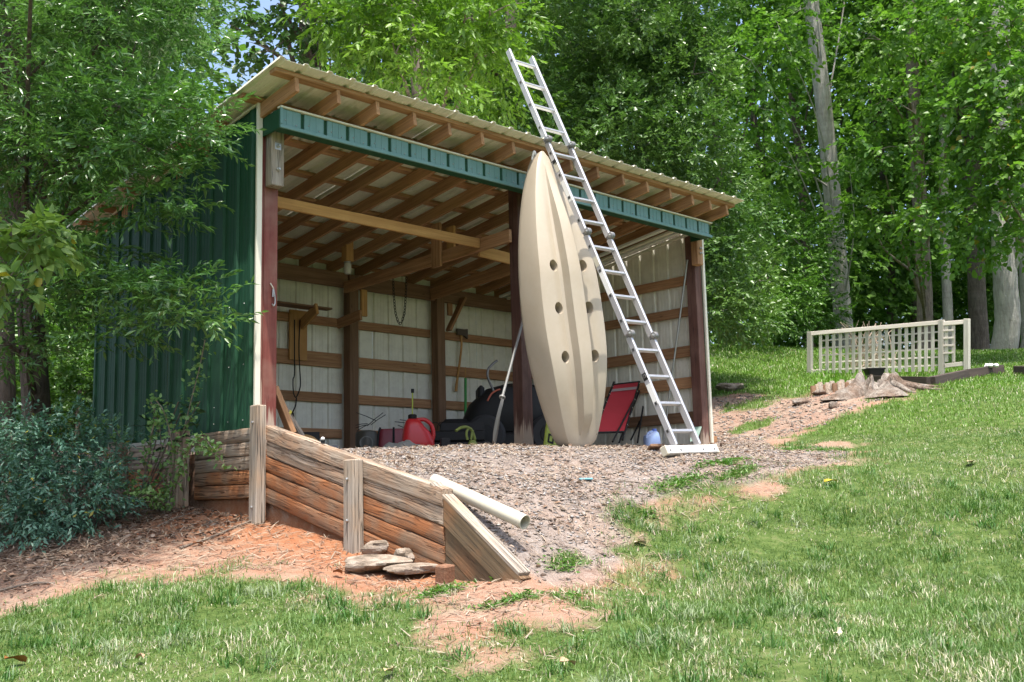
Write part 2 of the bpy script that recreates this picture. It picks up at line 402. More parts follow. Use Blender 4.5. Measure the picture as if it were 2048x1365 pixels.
# ground sheet: a fine grid near the shed that widens out to the horizon
def axis(lo, hi, step, far_lo, far_hi):
    a = list(np.arange(lo, hi+1e-6, step)); s = step; q = hi
    while q < far_hi: s *= 1.14; q += s; a.append(q)
    s = step; q = lo; b = []
    while q > far_lo: s *= 1.14; q -= s; b.append(q)
    return np.array(b[::-1]+a)
gx = axis(-3.6, 7.2, .075, -160, 190); gy = axis(-6.2, 3.8, .075, -60, 220)
gx = np.sort(np.r_[gx[(gx < -.075) | (gx > -.02)], -.072, -.038])
GX, GY = np.meshgrid(gx, gy, indexing='ij'); GZ = hz(GX, GY)
nx, ny = len(gx), len(gy)
gm = bpy.data.meshes.new('ground')
ii = (np.arange(nx-1)[:, None]*ny+np.arange(ny-1)[None, :]).ravel()
quad = np.stack([ii, ii+ny, ii+ny+1, ii+1], 1)
def fill_mesh(me, V, Fq, cols=None, smooth=False):
    V = np.ascontiguousarray(V, np.float32); Fq = np.ascontiguousarray(Fq, np.int32); k = Fq.shape[1]
    me.vertices.add(len(V)); me.vertices.foreach_set('co', V.ravel())
    me.loops.add(Fq.size); me.loops.foreach_set('vertex_index', Fq.ravel())
    me.polygons.add(len(Fq)); me.polygons.foreach_set('loop_start', np.arange(0, Fq.size, k, dtype=np.int32))
    me.update(calc_edges=True)
    if smooth: me.polygons.foreach_set('use_smooth', np.ones(len(Fq), bool))
    if cols is not None:
        a = me.color_attributes.new('Col', 'FLOAT_COLOR', 'POINT')
        c = np.ones((len(V), 4), np.float32); c[:, :3] = cols; a.data.foreach_set('color', c.ravel())
    me.update()
zone = np.zeros((nx*ny, 3))
fx, fy = GX.ravel(), GY.ravel()
zone[:, 0] = grassiness(fx, fy)
zone[:, 1] = np.where((fx > -.045) & inside(BARE, fx, fy), sstep((fx+.02)/.1), 0)*(.35+.65*sstep((7.0-fx)/1.5))*sstep((fy+3.5)/.5)      # gravel and mulch
lit = sstep((fy+.55*fx*0+.62+.25*vnoise(fx*2, fy*2, 11))/.5)*np.where(fx < -.05, 1, 0)
lit = lit*sstep((-fx-.25+.35*vnoise(fx*3, fy*3, 12)+np.clip(fy, 0, 9))/.5)
zone[:, 2] = np.maximum(lit, np.where(fy > 3.4, np.where(zone[:, 0] < .5, .8, 0), 0))
fill_mesh(gm, np.stack([fx, fy, GZ.ravel()], 1), quad, zone, True)
k = NT('ground_soil'); o_ = k.n('ShaderNodeTexCoord').outputs['Object']; za = k.n('ShaderNodeAttribute', attribute_name='Col')
sp = k.n('ShaderNodeSeparateColor'); k.l(za.outputs['Color'], sp.inputs[0])
n_a = k.noise(o_, 1.3, 5, .6); n_b = k.noise(o_, 9, 6, .65); n_c = k.noise(o_, 55, 4, .7)
clay = k.ramp(k.math('ADD', k.math('MULTIPLY', n_a, .55), k.math('MULTIPLY', n_b, .45)), ((.30, (.27, .115, .06)), (.46, (.29, .165, .11)), (.62, (.32, .235, .175))))
clay = k.mix(k.math('MULTIPLY', k.ramp(n_c, ((.4, (0, 0, 0)), (.7, (1, 1, 1)))), .45), clay, (.36, .275, .215))
grav = k.ramp(k.math('ADD', k.math('MULTIPLY', n_b, .5), k.math('MULTIPLY', n_c, .5)), ((.34, (.12, .095, .08)), (.5, (.23, .19, .165)), (.66, (.34, .305, .28))))
grav = k.mix(k.ramp(n_a, ((.5, (0, 0, 0)), (.66, (.5, .5, .5)))), grav, clay)
lit_c = k.ramp(n_c, ((.34, (.05, .03, .02)), (.5, (.13, .085, .06)), (.7, (.24, .17, .13))))
turf = k.ramp(n_b, ((.36, (.045, .08, .016)), (.55, (.085, .13, .032)), (.74, (.18, .18, .085))))
c = k.mix(sp.outputs[1], clay, grav)
c = k.mix(k.math('MULTIPLY', sp.outputs[2], .9), c, lit_c)
c = k.mix(k.ramp(k.math('ADD', sp.outputs[0], k.math('MULTIPLY', k.math('SUBTRACT', k.math('ADD', n_c, n_b), 1.0), .8)), ((.2, (0, 0, 0)), (.75, (1, 1, 1)))), c, turf)
rd = k.n('ShaderNodeAttribute', attribute_name='Red')
red_c = k.ramp(n_b, ((.3, (.27, .095, .04)), (.52, (.32, .145, .075)), (.72, (.35, .23, .16))))
c = k.mix(k.math('MULTIPLY', k.math('ADD', rd.outputs['Fac'], k.math('MULTIPLY', k.math('SUBTRACT', n_a, .5), .8), True), rd.outputs['Fac']), c, red_c)
m_ground = k.end(k.bsdf(c, .95, 0, .15, k.math('ADD', n_b, k.math('MULTIPLY', n_c, .6)), .9, .03))
ra = gm.attributes.new('Red', 'FLOAT', 'POINT'); ra.data.foreach_set('value', (np.where(fx < -.03, sstep((fx+1.5)/1.3), 0)*sstep((fy+3.3)/.8)*sstep((1.2-fy)/.8)*(1-zone[:, 0])).astype(np.float32))
gm.materials.append(m_ground)
tag(put(bpy.data.objects.new('ground', gm), None, I4), kind='structure')

# ------------------------------------------------------------------ the shed
shed = thing('open_shed', (0, 0, .05), 'open-front green steel shed with sloping roof on timber posts', 'shed')
ZR = lambda y: 2.754-.135*(y+.558)          # underside of the rafters
sd = Vector((0, 1, -.135)).normalized(); su = Vector((0, .135, 1)).normalized()
raft_x = [.016+.4064*i for i in range(14)]+[5.64, 5.97]
for x in raft_x:
    beam('rafter', (x, -.558, ZR(-.558)+.0625), (x, 3.18, ZR(3.18)+.0625), .038, .125, m_rafter, shed, su)
for y in (-.515, -.02, .52, 1.06, 1.60, 2.14, 2.68, 3.14):
    z = ZR(y)+.125+.019
    beam('purlin', (-.19, y, z), (6.13, y, z), .089, .037, m_rafter, shed, su)
def rib_profile(w0, w1, pitch, h, phase=0.0, rw=.018, tw=.012):
    """across-the-sheet outline of ribbed steel, as (across, height)"""
    p = [(w0, 0.0)]; q = math.ceil((w0-phase)/pitch)*pitch+phase
    while q < w1:
        for a, b in ((-rw-tw, 0), (-rw, h), (rw, h), (rw+tw, 0)):
            if w0 < q+a < w1: p.append((q+a, b))
        for a in (.28, .5, .72):            # minor ribs between
            if w0 < q+pitch*a < w1: p += [(q+pitch*a-.008, 0), (q+pitch*a, h*.16), (q+pitch*a+.008, 0)]
        q += pitch
    p.append((w1, 0.0)); return p
def ribbed(name, w0, w1, ends, mats, parent, m, pitch=.2286, h=.019, phase=0.0, th=.0016):
    """a sheet: local x across, local z out of the sheet; ends(x) -> the two lengths along local y"""
    pr = rib_profile(w0, w1, pitch, h, phase); b = MB(); V = []; n = len(pr)
    for s_ in (th, 0.0):
        for e in (0, 1):
            V += [(x, ends(x)[e], z+s_) for x, z in pr]
    F = []; mi = []
    for i in range(n-1):
        b_ = i
        F.append((b_, b_+1, n+b_+1, n+b_)); mi.append(0)
        F.append((2*n+b_+1, 2*n+b_, 3*n+b_, 3*n+b_+1)); mi.append(1)
        F.append((b_+1, b_, 2*n+b_, 2*n+b_+1)); mi.append(1); F.append((n+b_, n+b_+1, 3*n+b_+1, 3*n+b_)); mi.append(1)
    b.v = V; b.f = F; b.m = mi; b.n = len(V)
    return b.build(name, mats, parent, m)
# roof sheets
rm = Matrix(((1, 0, 0, 0), (0, sd.y, su.y, 0), (0, sd.z, su.z, ZR(0)+.1640), (0, 0, 0, 1)))
xs_ = [-.225+.914*i for i in range(7)]+[6.16]
for i in range(7):
    ribbed('roof_panel', xs_[i]+(.001 if i else 0), xs_[i+1], lambda x: (-.685, 3.42), [m_cream, m_cream], shed, rm @ T(0, 0, .0018*(i % 2)), phase=-.2, h=.022)
# walls
wl = Matrix(((0, 0, -1, 0), (-1, 0, 0, 0), (0, 1, 0, 0), (0, 0, 0, 1)))       # local x = -Y, y = Z, z = -X
top = lambda y: ZR(y)+.128
for i in range(4):
    a, b_ = [-3.1+.79*i, -3.1+.79*(i+1)] if i < 3 else [-3.1+.79*3, -.02]
    ribbed('wall_panel', a+.001, b_, lambda x: (.085, top(-x)), [m_green, m_cream], shed, wl @ T(0, 0, .0018*(i % 2)), phase=-.09, h=.019, pitch=.2286)
wb = Matrix(((-1, 0, 0, 0), (0, 0, 1, 3.12), (0, 1, 0, 0), (0, 0, 0, 1)))     # faces +Y
for i in range(7):
    ribbed('wall_panel', -6.15+.878*i+.001, -6.15+.878*(i+1), lambda x: (.07, ZR(3.1)+.12), [m_green, m_cream], shed, wb @ T(0, 0, .0018*(i % 2)), phase=-2.38, h=.019)
wr = Matrix(((0, 0, 1, 6.175), (1, 0, 0, 0), (0, 1, 0, 0), (0, 0, 0, 1)))      # faces +X
for i in range(4):
    ribbed('wall_panel', .01+.777*i+.001, .01+.777*(i+1), lambda x: (.10, top(x)), [m_green, m_cream], shed, wr @ T(0, 0, .0018*(i % 2)), phase=.265, h=.019)
# corner and rake trim
MB().cbox((-.026, -.030, .09), (.024, -.004, 2.865), .003).build('corner_trim', m_trim, shed)
MB().cbox((6.165, -.030, .10), (6.205, -.004, 2.60), .003).build('corner_trim', m_trim, shed)
beam('rake_trim', (-.022, .0, top(0)-.008), (-.022, 3.1, top(3.1)-.008), .02, .022, m_trim, shed, su, .002)
# girts
def girt(p0, p1, w, h, m_=None): beam('girt', p0, p1, w, h, m_ or m_rafter, shed)
for z, h in ((1.665, .105), (1.20, .10), (.745, .115), (.32, .11)):
    girt((.16, 3.10, z), (3.03, 3.10, z), .036, h if z != 1.20 else .175, m_rafter); girt((3.19, 3.10, z), (4.43, 3.10, z), .036, h if z != 1.2 else .13); girt((4.56, 3.10, z), (5.95, 3.10, z), .036, h if z != 1.2 else .13)
for z, h in ((2.115, .115), (1.725, .115), (1.235, .135), (.85, .135), (.43, .13)):
    girt((6.145, .15, z), (6.145, 2.95, z), .036, h, m_beam if z < .6 else m_rafter)
for z in (2.1, 1.55, 1.0, .45): girt((.045, .14, z), (.045, 2.95, z), .036, .10)
# posts
def post(name, x0, x1, y0, y1, z0, z1, m_):
    return MB().cbox((0, -(y1-y0)/2, -(x1-x0)/2), (z1-z0, (y1-y0)/2, (x1-x0)/2), .006).build(name, m_, shed, Matrix(((0, 0, 1, (x0+x1)/2), (0, -1, 0, (y0+y1)/2), (1, 0, 0, z0), (0, 0, 0, 1))))
fp = [post('front_post', .062, .195, 0, .135, -.10, ZR(.07)+.02, m_red), post('front_post', 3.035, 3.178, 0, .14, -.1, ZR(.07)+.02, m_brown), post('front_post', 6.04, 6.163, 0, .14, -.1, ZR(.07)-.01, m_brown)]
fp[1]['label'] = 'middle front post with paint worn off near the ground'
post('jamb_strip', .026, .058, -.002, .036, .06, 2.62, m_red)
for x in (.14, 3.115, 4.50, 6.03):
    post('back_post', x-.066, x+.066, 2.945, 3.078, -.1, ZR(3)-.02-(.0 if x != 3.115 else .0), m_beam)
for x0, x1 in ((.21, 3.04), (3.19, 4.42), (4.58, 5.95)):
    beam('back_beam', (x0, 2.99, 2.175), (x1, 2.99, 2.175), .04, .185, m_beam, shed)
# header box over the opening with ribbed fascia
hdr = MB().cbox((.018, -.288, 2.528), (5.978, -.185, 2.694), .003).build('header', m_green, shed)
MB().cbox((.028, -.1845, 2.528), (.046, -.005, 2.694), .002).build('end_cap', m_green, hdr); MB().cbox((5.958, -.1845, 2.528), (5.978, -.01, 2.694), .002).build('end_cap', m_green, hdr)
xx = .018; nslot = 0
for j in range(27):
    x1 = .005+.2286*j-.018; 
    if x1 < .05: xx = max(xx, x1+.036); continue
    b = MB(); b.cbox((max(xx, .018), -.306, 2.556), (min(x1, 5.978), -.2885, 2.692), .002)
    mw = min(x1, 5.978)-max(xx, .018)
    for q in (.3, .62):
        b.cbox((max(xx, .018)+mw*q-.006, -.3095, 2.558), (max(xx, .018)+mw*q+.006, -.3055, 2.690), .002)
    b.build('fascia_panel', m_teal, hdr); xx = x1+.036
MB().cbox((.014, -.320, 2.523), (5.984, -.300, 2.555), .003).build('fascia_trim', m_teal, hdr)
MB().cbox((.012, -.322, 2.556), (.034, -.3065, 2.705), .002).build('fascia_trim', m_teal, hdr)
MB().cbox((.010, -.328, 2.695), (5.986, -.270, 2.710), .003).build('fascia_cap', m_trim, hdr)
scr = MB().lathe([(.006, -.004), (.006, 0), (.003, .004)], 8).mesh('screw', m_steel, 50)
for j in range(26):
    for dx, z in ((.06, 2.60), (.165, 2.575)):
        put(bpy.data.objects.new('screw', scr), hdr, T(.005+.2286*j+dx, -.309, z) @ RX(R(90)))
for y, z in [(yy, zz) for yy in (.08, .19, .43) for zz in (.16, .62, 1.13)]+[(.66, .3), (.66, .16)]:
    put(bpy.data.objects.new('screw', scr), shed, T(-.004, y, z) @ RY(R(-90)))
# blocks under the header
def head_block(x0, x1, z0, z1, m_):
    h = MB(); h.cbox((0, -.048, -(x1-x0)/2), (z1-z0, .048, (x1-x0)/2), .006)
    o = h.build('header_block', m_, shed, Matrix(((0, 0, 1, (x0+x1)/2), (0, -1, 0, -.051), (1, 0, 0, z0), (0, 0, 0, 1))))
    for zz in (2.44, z0+.14):
        big = zz > z0+.2
        q = MB(); xm = (x0+x1)/2
        if big: q.cbox((xm-.03, -.104, zz-.03), (xm+.03, -.099, zz+.03), .003)
        q.lathe([(.016, 0), (.016, .012), (.009, .017), (.009, .03)], 8, M4=T(xm, -.101, zz) @ RX(R(90)))
        q.build('bolt', m_steel, o)
    return o
head_block(.066, .190, 2.10, 2.66, m_grey)
head_block(5.97, 6.08, 2.24, 2.64, m_rafter)
# tie beam, joist, braces and hanging pieces
beam('tie_beam', (.055, .50, 2.16), (2.945, .50, 2.15), .038, .10, m_pine, shed)
beam('tie_beam', (3.0, .56, 2.09), (3.6, .56, 2.06), .038, .12, m_pine, shed)
beam('floor_joist', (2.972, .05, 2.15), (2.972, 2.94, 2.075), .04, .135, m_rafter, shed)
beam('floor_joist', (4.35, .4, 2.30), (4.35, 2.96, 2.16), .04, .15, m_rafter, shed)
beam('hanger_board', (2.930, 1.17, 2.50), (2.930, 1.17, 2.01), .035, .15, m_rafter, shed, (0, 1, 0))
beam('hanger_board', (3.012, 1.02, 2.45), (3.012, 1.02, 2.10), .035, .12, m_pine, shed, (0, 1, 0))
beam('hanger_post', (2.497, 2.22, 2.52), (2.497, 2.22, 2.20), .10, .10, m_pine, shed, (0, 1, 0))
beam('brace_board', (4.60, 2.92, 1.70), (4.88, 2.92, 2.17), .035, .10, m_rafter, shed, (0, 1, 0))
beam('wall_cleat', (3.245, 2.93, 2.08), (3.245, 2.93, 1.75), .09, .036, m_pine, shed, (0, 1, 0))
beam('wall_cleat', (4.62, 2.91, 2.06), (4.62, 2.91, 1.90), .075, .036, m_rafter, shed, (0, 1, 0))
beam('meter_board', (2.39, 3.06, 1.75), (2.39, 3.06, 1.16), .24, .03, m_pine, shed, (0, 1, 0))
pa, pb = at(603, 650, Y=3.02), at(634, 617, Y=2.62); beam('shelf_arm', pa, pb, .036, .13, m_pine, shed)
pa, pb = at(676, 648, Y=3.0), at(722, 630, Y=2.55); beam('shelf_arm', pa, pb, .036, .12, m_rafter, shed)
beam('kick_board', (6.17, .03, .10), (6.33, .03, .10), .04, .17, m_rafter, shed)

# ------------------------------------------------------------------ timber retaining wall beside the shed
rw = thing('retaining_wall', (-.06, -1.2, -.75), 'low timber retaining wall stepping down the slope beside the shed', 'retaining wall')
def course(p0, p1, h, th, m_, cut0=None, cut1=None, name='timber', r=.010):
    """timber from p0 to p1 (centres, (y, z)), height h, thickness th in x, rounded long edges, ends cut plumb"""
    (y0, z0), (y1, z1) = p0, p1; L = math.hypot(y1-y0, z1-z0); sl_ = (z1-z0)/(y1-y0)
    m = frame((-.065, y0, z0), (-.065, y1, z1)); prof = []
    for sx, sz in ((1, 1), (-1, 1), (-1, -1), (1, -1)):
        for t in (0, 1, 2):
            a = {(1, 1): 0, (-1, 1): 90, (-1, -1): 180, (1, -1): 270}[(sx, sz)]+45*t
            prof.append((sx*(th/2-r)+r*math.cos(R(a)), sz*(h/2-r)+r*math.sin(R(a))))
    tilt = -(z1-z0)/abs(y1-y0)*(1)      # plumb ends: shift along by height
    n = 9; rings = []
    for i in range(n):
        u = i/(n-1); wob = [random.uniform(-.003, .003) for _ in prof] if 0 < i < n-1 else [0]*len(prof)
        ring = []
        for (a, b_), w in zip(prof, wob):
            ring.append((u*L+b_*((z1-z0)/abs(y1-y0)), a+w, b_+w))
        rings.append(ring)
    return MB().loft(rings).build(name, m_, rw, m, 40)
hC = .111
for k_ in range(5):                                   # level run along the shed side
    z = .082-hC*(k_+.5)
    course((.80, z), (-.20, z-.004), hC-.0035, .07, m_timber if k_ < 3 else m_stain)
for k_ in range(4):
    z = .03-hC*(k_+.5); course((2.05, z+.02), (1.00, z), hC-.0035, .07, m_stain if k_ > 1 else m_timber)
for k_ in range(5):                                   # sloping run, from the corner down to the kink
    dz = hC*1.04*(k_+.5)/math.cos(math.atan(.26))
    zt = lambda y: .098+.262*(y+.26)
    course((-.335, zt(-.335)-dz), (-2.425, zt(-2.425)-dz), hC*1.04-.0035, .075 if k_ else .095, m_timber if k_ < 2 else m_stain)
# end wedge: boards laid down the bank
for k_ in range(4):
    t0, t1 = .145*k_, .145*(k_+1)-.006
    zt = lambda y, t: -.505+.70*(y+2.40)-t*1.22
    gl = -1.12
    pts = [(-2.435, zt(-2.435, t0)), (-2.435, max(zt(-2.435, t1), gl))]
    ye = lambda t: max(-3.12, -2.40+(gl+.505+t*1.22)/.70)
    lo = []
    if zt(-2.435, t1) > gl:
        lo = [(-2.435, zt(-2.435, t1)), (ye(t1), zt(ye(t1), t1))]
    else:
        lo = [(-2.435, gl)]
    hi = [(ye(t0), zt(ye(t0), t0)), (-2.435, zt(-2.435, t0))]
    poly = lo+hi
    # own frame along the slope so the grain follows the board
    ang = math.atan(.70); m = T(-.065, -2.435, -.53) @ RX(-0.0) @ Matrix(((0, -1, 0, 0), (-math.cos(ang), 0, math.sin(ang)*-1, 0), (-math.sin(ang), 0, math.cos(ang), 0), (0, 0, 0, 1)))
    inv = m.inverted(); V = [inv @ Vector((-.065, a, b_)) for a, b_ in poly]
    q = MB(); n = len(V); th = .085 if k_ == 0 else .06
    q.add([(v.x, -th/2, v.z) for v in V]+[(v.x, th/2, v.z) for v in V], [tuple(range(n)), tuple(range(2*n-1, n-1, -1))]+[(i, n+i, n+(i+1) % n, (i+1) % n) for i in range(n)])
    q.build('timber', m_wedge, rw, m)
cap = beam('cap_board', (-.06, -2.30, -.435), (-.06, -3.10, -.985), .095, .028, m_grey, rw, (0, -.57, .82))
def wpost(x0, x1, y0, y1, z0, z1, m_):
    return MB().cbox((0, -(y1-y0)/2, -(x1-x0)/2), (z1-z0, (y1-y0)/2, (x1-x0)/2), .007).build('post', m_, rw, Matrix(((0, 0, 1, (x0+x1)/2), (0, -1, 0, (y0+y1)/2), (1, 0, 0, z0), (0, 0, 0, 1))))
wpost(-.195, -.108, -.345, -.235, -.85, .235, m_grey)
wpost(-.205, -.108, -1.60, -1.49, -1.0, -.245, m_grey)
wpost(-.24, -.108, .87, 1.02, -.8, .12, m_timber)
wpost(-.24, -.108, 2.05, 2.2, -.7, .09, m_timber)
for y, z in ((-.29, .10), (-.29, -.55), (-1.545, -.38), (-1.545, -.66)):
    MB().lathe([(.012, 0), (.012, .008), (.006, .014)], 8, M4=T(-.2065 if y < -1 else -.1965, y, z) @ RY(R(-90))).build('bolt', m_steel, rw)
# little solar stake lamp on top of the wall
kn = thing('stake_lamp', (-.05, -1.02, -.11), 'tiny black and white stake lamp on top of the timber wall', 'lamp')
MB().lathe([(.014, 0), (.014, .02), (.017, .022), (.017, .026), (.010, .028)], 12).build('base', m_black, kn, T(-.05, -1.02, -.105))
MB().lathe([(.010, 0), (.015, .006), (.015, .014), (.008, .022), (.002, .024)], 12).build('cap', m_white, kn, T(-.05, -1.02, -.077))

# ------------------------------------------------------------------ plastic drain pipe
p0, p1 = at(868, 962, X=.10), at(1050, 1045, X=.15)
pp = MB(); d = (Vector(p1)-Vector(p0)); L = d.length; n = 24; ro, ri = .046, .041
ring = lambda x, r: [(x, r*math.cos(2*math.pi*i/n), r*math.sin(2*math.pi*i/n)) for i in range(n)]
pp.loft([ring(.02, ri), ring(L, ri), ring(L, ro), ring(0, ro)], cap=False)
tag(pp.build('drain_pipe', m_pvc, None, frame(p0, p1), 40), 'long white plastic drain pipe lying behind the sloping timber wall', 'pipe')

# ------------------------------------------------------------------ stones and block at the wall foot
def rock(name, c, size, seed, m_, flat=.3, rz=0.0, label='', cat='rock', group=None):
    rg = np.random.default_rng(seed); b = MB(); nu, nv = 22, 14; P = []
    k1 = rg.normal(size=(7, 3)); ph = rg.uniform(0, 6, 7)
    planes = [(lambda q: q/np.linalg.norm(q))(rg.normal(size=3)*np.array([1, 1, .7])) for _ in range(11)]; dist = rg.uniform(.60, .90, 11)
    for i in range(nv+1):
        for j in range(nu):
            t = math.pi*i/nv; f = 2*math.pi*j/nu
            q = np.array([math.sin(t)*math.cos(f), math.sin(t)*math.sin(f), math.cos(t)])
            r = 1.0
            for pl, di in zip(planes, dist):
                dd = q@pl
                if dd > .05: r = min(r, di/dd)
            r += .035*sum(math.sin(3.5*(q@kk)+p_) for kk, p_ in zip(k1, ph))/2+rg.uniform(-.03, .03)
            P.append(q*r*np.array(size))
    F = []
    for i in range(nv):
        for j in range(nu): F.append((i*nu+j, (i+1)*nu+j, (i+1)*nu+(j+1) % nu, i*nu+(j+1) % nu))
    b.add(P, F)
    o = b.build(name, m_, None, T(c) @ RZ(rz), 14)
    return tag(o, label, cat, group)
k = NT('field_stone'); o_ = k.obj(); n1 = k.noise(k.scaled(o_, (6, 6, 22)), 1.0, 6, .65); n2 = k.noise(o_, 60, 4)
m_stone = k.end(k.bsdf(k.ramp(n1, ((.32, (.09, .07, .05)), (.5, (.26, .21, .165)), (.68, (.38, .33, .28)))), .9, 0, .2, k.math('ADD', n1, k.math('MULTIPLY', n2, .4)), .9, .02))
k = NT('clay_brick'); o_ = k.obj(); n2 = k.noise(o_, 45, 5, .7); n1 = k.noise(o_, 7, 3)
m_brick = k.end(k.bsdf(k.mix(n1, k.ramp(n2, ((.35, (.10, .045, .025)), (.6, (.23, .11, .065)))), (.25, .15, .10)), .95, 0, .1, n2, 1.0, .012))
q = hit(748, 1138); rock('flat_stone', (q[0]-.03, q[1]-.03, q[2]+.03), (.25, .17, .062), 3, m_stone, rz=-.75, label='broad flat tan stone in front of the second wall post', cat='stone')
q = hit(838, 1135); rock('flat_stone', (q[0]-.13, q[1]-.1, q[2]-.005), (.22, .15, .04), 5, m_stone, rz=-.5, label='low pale stone half sunk in clay left of the brick block', cat='stone')
q = hit(765, 1105); rock('wedge_stone', (q[0]-.03, q[1], q[2]+.03), (.15, .10, .06), 8, m_stone, rz=-.6, label='dark wedge of stone leaning against the wall post foot', cat='stone')
q = hit(818, 1112); rock('small_stone', (q[0]-.06, q[1]-.03, q[2]+.0), (.09, .075, .06), 11, m_stone, rz=.2, label='small rough stone behind the two flat stones', cat='stone')
q = hit(904, 1150)
br = MB(); br.cbox((-.05, -.042, -.06), (.05, .042, .125), .008); tag(br.build('brick_block', m_brick, None, T(q[0]-.17, q[1]-.13, gz(q[0]-.17, q[1]-.13)) @ RZ(.15) @ RX(R(5)) @ RY(R(-4)), 30), 'brown brick block set upright at the wall foot', 'brick')

# ------------------------------------------------------------------ kayak leaning against the roof edge
def make_kayak():
    # local: x across, y out of the hull (towards the viewer), z along
    L = KL; N = 48
    def halfw(u):
        st = .185+.205*math.sin(min(1, u/.40)*math.pi/2)**.8
        if u > .42: st *= max(0.0, math.cos(min(1, (u-.42)/.585)*math.pi/2))**.66
        return st
    def depth(u):
        return (.17+.15*math.sin(min(1, u/.3)*math.pi/2))*(1-.66*max(0, (u-.55)/.45)**1.3)
    S = []
    for i in range(14): S.append(-1+.125*(i/13)**.8*1.0)
    S = [-1, -.995, -.98, -.955, -.92, -.885, -.86, -.84, -.82, -.78, -.71, -.65, -.56, -.47, -.38, -.31, -.275, -.25, -.235, -.205, -.175, -.155, -.12, -.06, 0]
    S = S+[-q for q in S[:-1]][::-1]
    rings = []
    for i in range(N+1):
        u = i/N; hw = max(halfw(u), .010); D = depth(u); z = u*L
        kh = .076*sstep((u-.015)/.05)*sstep((.99-u)/.30)
        ring = []
        for s_ in S:
            a = abs(s_)
            if a > .84: t_ = min(1.0, (a-.84)/.16); y = D*(.88*(1-t_)**.7+.06*math.sin(math.pi*t_)*(1-t_))
            else: y = D*(.88+.12*(1-(a/.84)**3))
            ks = 1 if a <= .175 else (0 if a >= .235 else (.235-a)/.06)
            dish = -.024*math.exp(-((a-.33)/.10)**2)*sstep((u-.06)/.1)*sstep((.95-u)/.3)
            up = .0
            if u < .10: up = -.10*(1-u/.10)**2*(1-a**2)*1.0          # rounded stern
            ring.append((s_*hw, float(y+kh*ks+dish), z+up*.35))
        for s_ in (.96, .7, .35, 0, -.35, -.7, -.96):     # deck side
            a = abs(s_)
            ring.append((s_*hw, float(-.04-.05*(1-a)+(.06 if .15 < u < .8 and a < .6 else 0)), z))
        rings.append(ring)
    # close the stern with two shrinking rings
    r0 = rings[0]; cx = 0.0; cy = .07
    pre = []
    for k_, dz in ((.45, -.062), (.75, -.045), (.92, -.02)):
        pre.append([(x*k_, cy+(y-cy)*k_, z+dz) for x, y, z in r0])
    return MB().loft(pre+rings)
KL = 2.80
kb = make_kayak()
kpos = Vector((2.92, -.78, gz(2.9, -.9)+.075)); ktop = Vector((2.725, -.60, 2.80))
zz = (ktop-kpos).normalized(); yy = Vector((-.25, -.96, 0)); yy = (yy-zz*yy.dot(zz)).normalized(); xx_ = yy.cross(zz)
KM = Matrix(((xx_.x, yy.x, zz.x, kpos.x), (xx_.y, yy.y, zz.y, kpos.y), (xx_.z, yy.z, zz.z, kpos.z), (0, 0, 0, 1)))
kay = thing('kayak', kpos, 'tan sit-on-top kayak stood on end, hull outward, against the shed', 'kayak')
hull = kb.build('hull', m_tan, kay, KM, 42)
# drain holes through the hull
cut = MB()
for u, s_ in ((.577, -.155), (.577, .165), (.432, -.16), (.432, .17), (.268, -.155), (.268, .165)):
    cut.lathe([(.052, .40), (.046, .285), (.040, .262), (.036, .235), (.034, .20), (.030, .17)][::-1], 18, M4=T(s_, 0, u*KL) @ RX(R(-90)), sy=1.25)
co = cut.build('cutter', m_tan, None, KM)
bo = hull.modifiers.new('holes', 'BOOLEAN'); bo.operation = 'DIFFERENCE'; bo.object = co; bo.solver = 'EXACT'
bpy.context.view_layer.update()
dg = bpy.context.evaluated_depsgraph_get()
nm = bpy.data.meshes.new_from_object(hull.evaluated_get(dg)); hull.modifiers.clear(); hull.data = nm
nm.polygons.foreach_set('use_smooth', [True]*len(nm.polygons)); nm.set_sharp_from_angle(angle=R(24))
bpy.data.objects.remove(co)
MB().tube([(-.15, .165, .03), (-.19, .13, .17)], .006, 6).build('drain_strap', m_black, kay, KM)
MB().tube(curve([(.01, -.01, KL-.03), (.035, .01, KL+.03), (.06, -.01, KL-.05)], 5), .012, 8).build('grab_loop', m_white, kay, KM, 50)

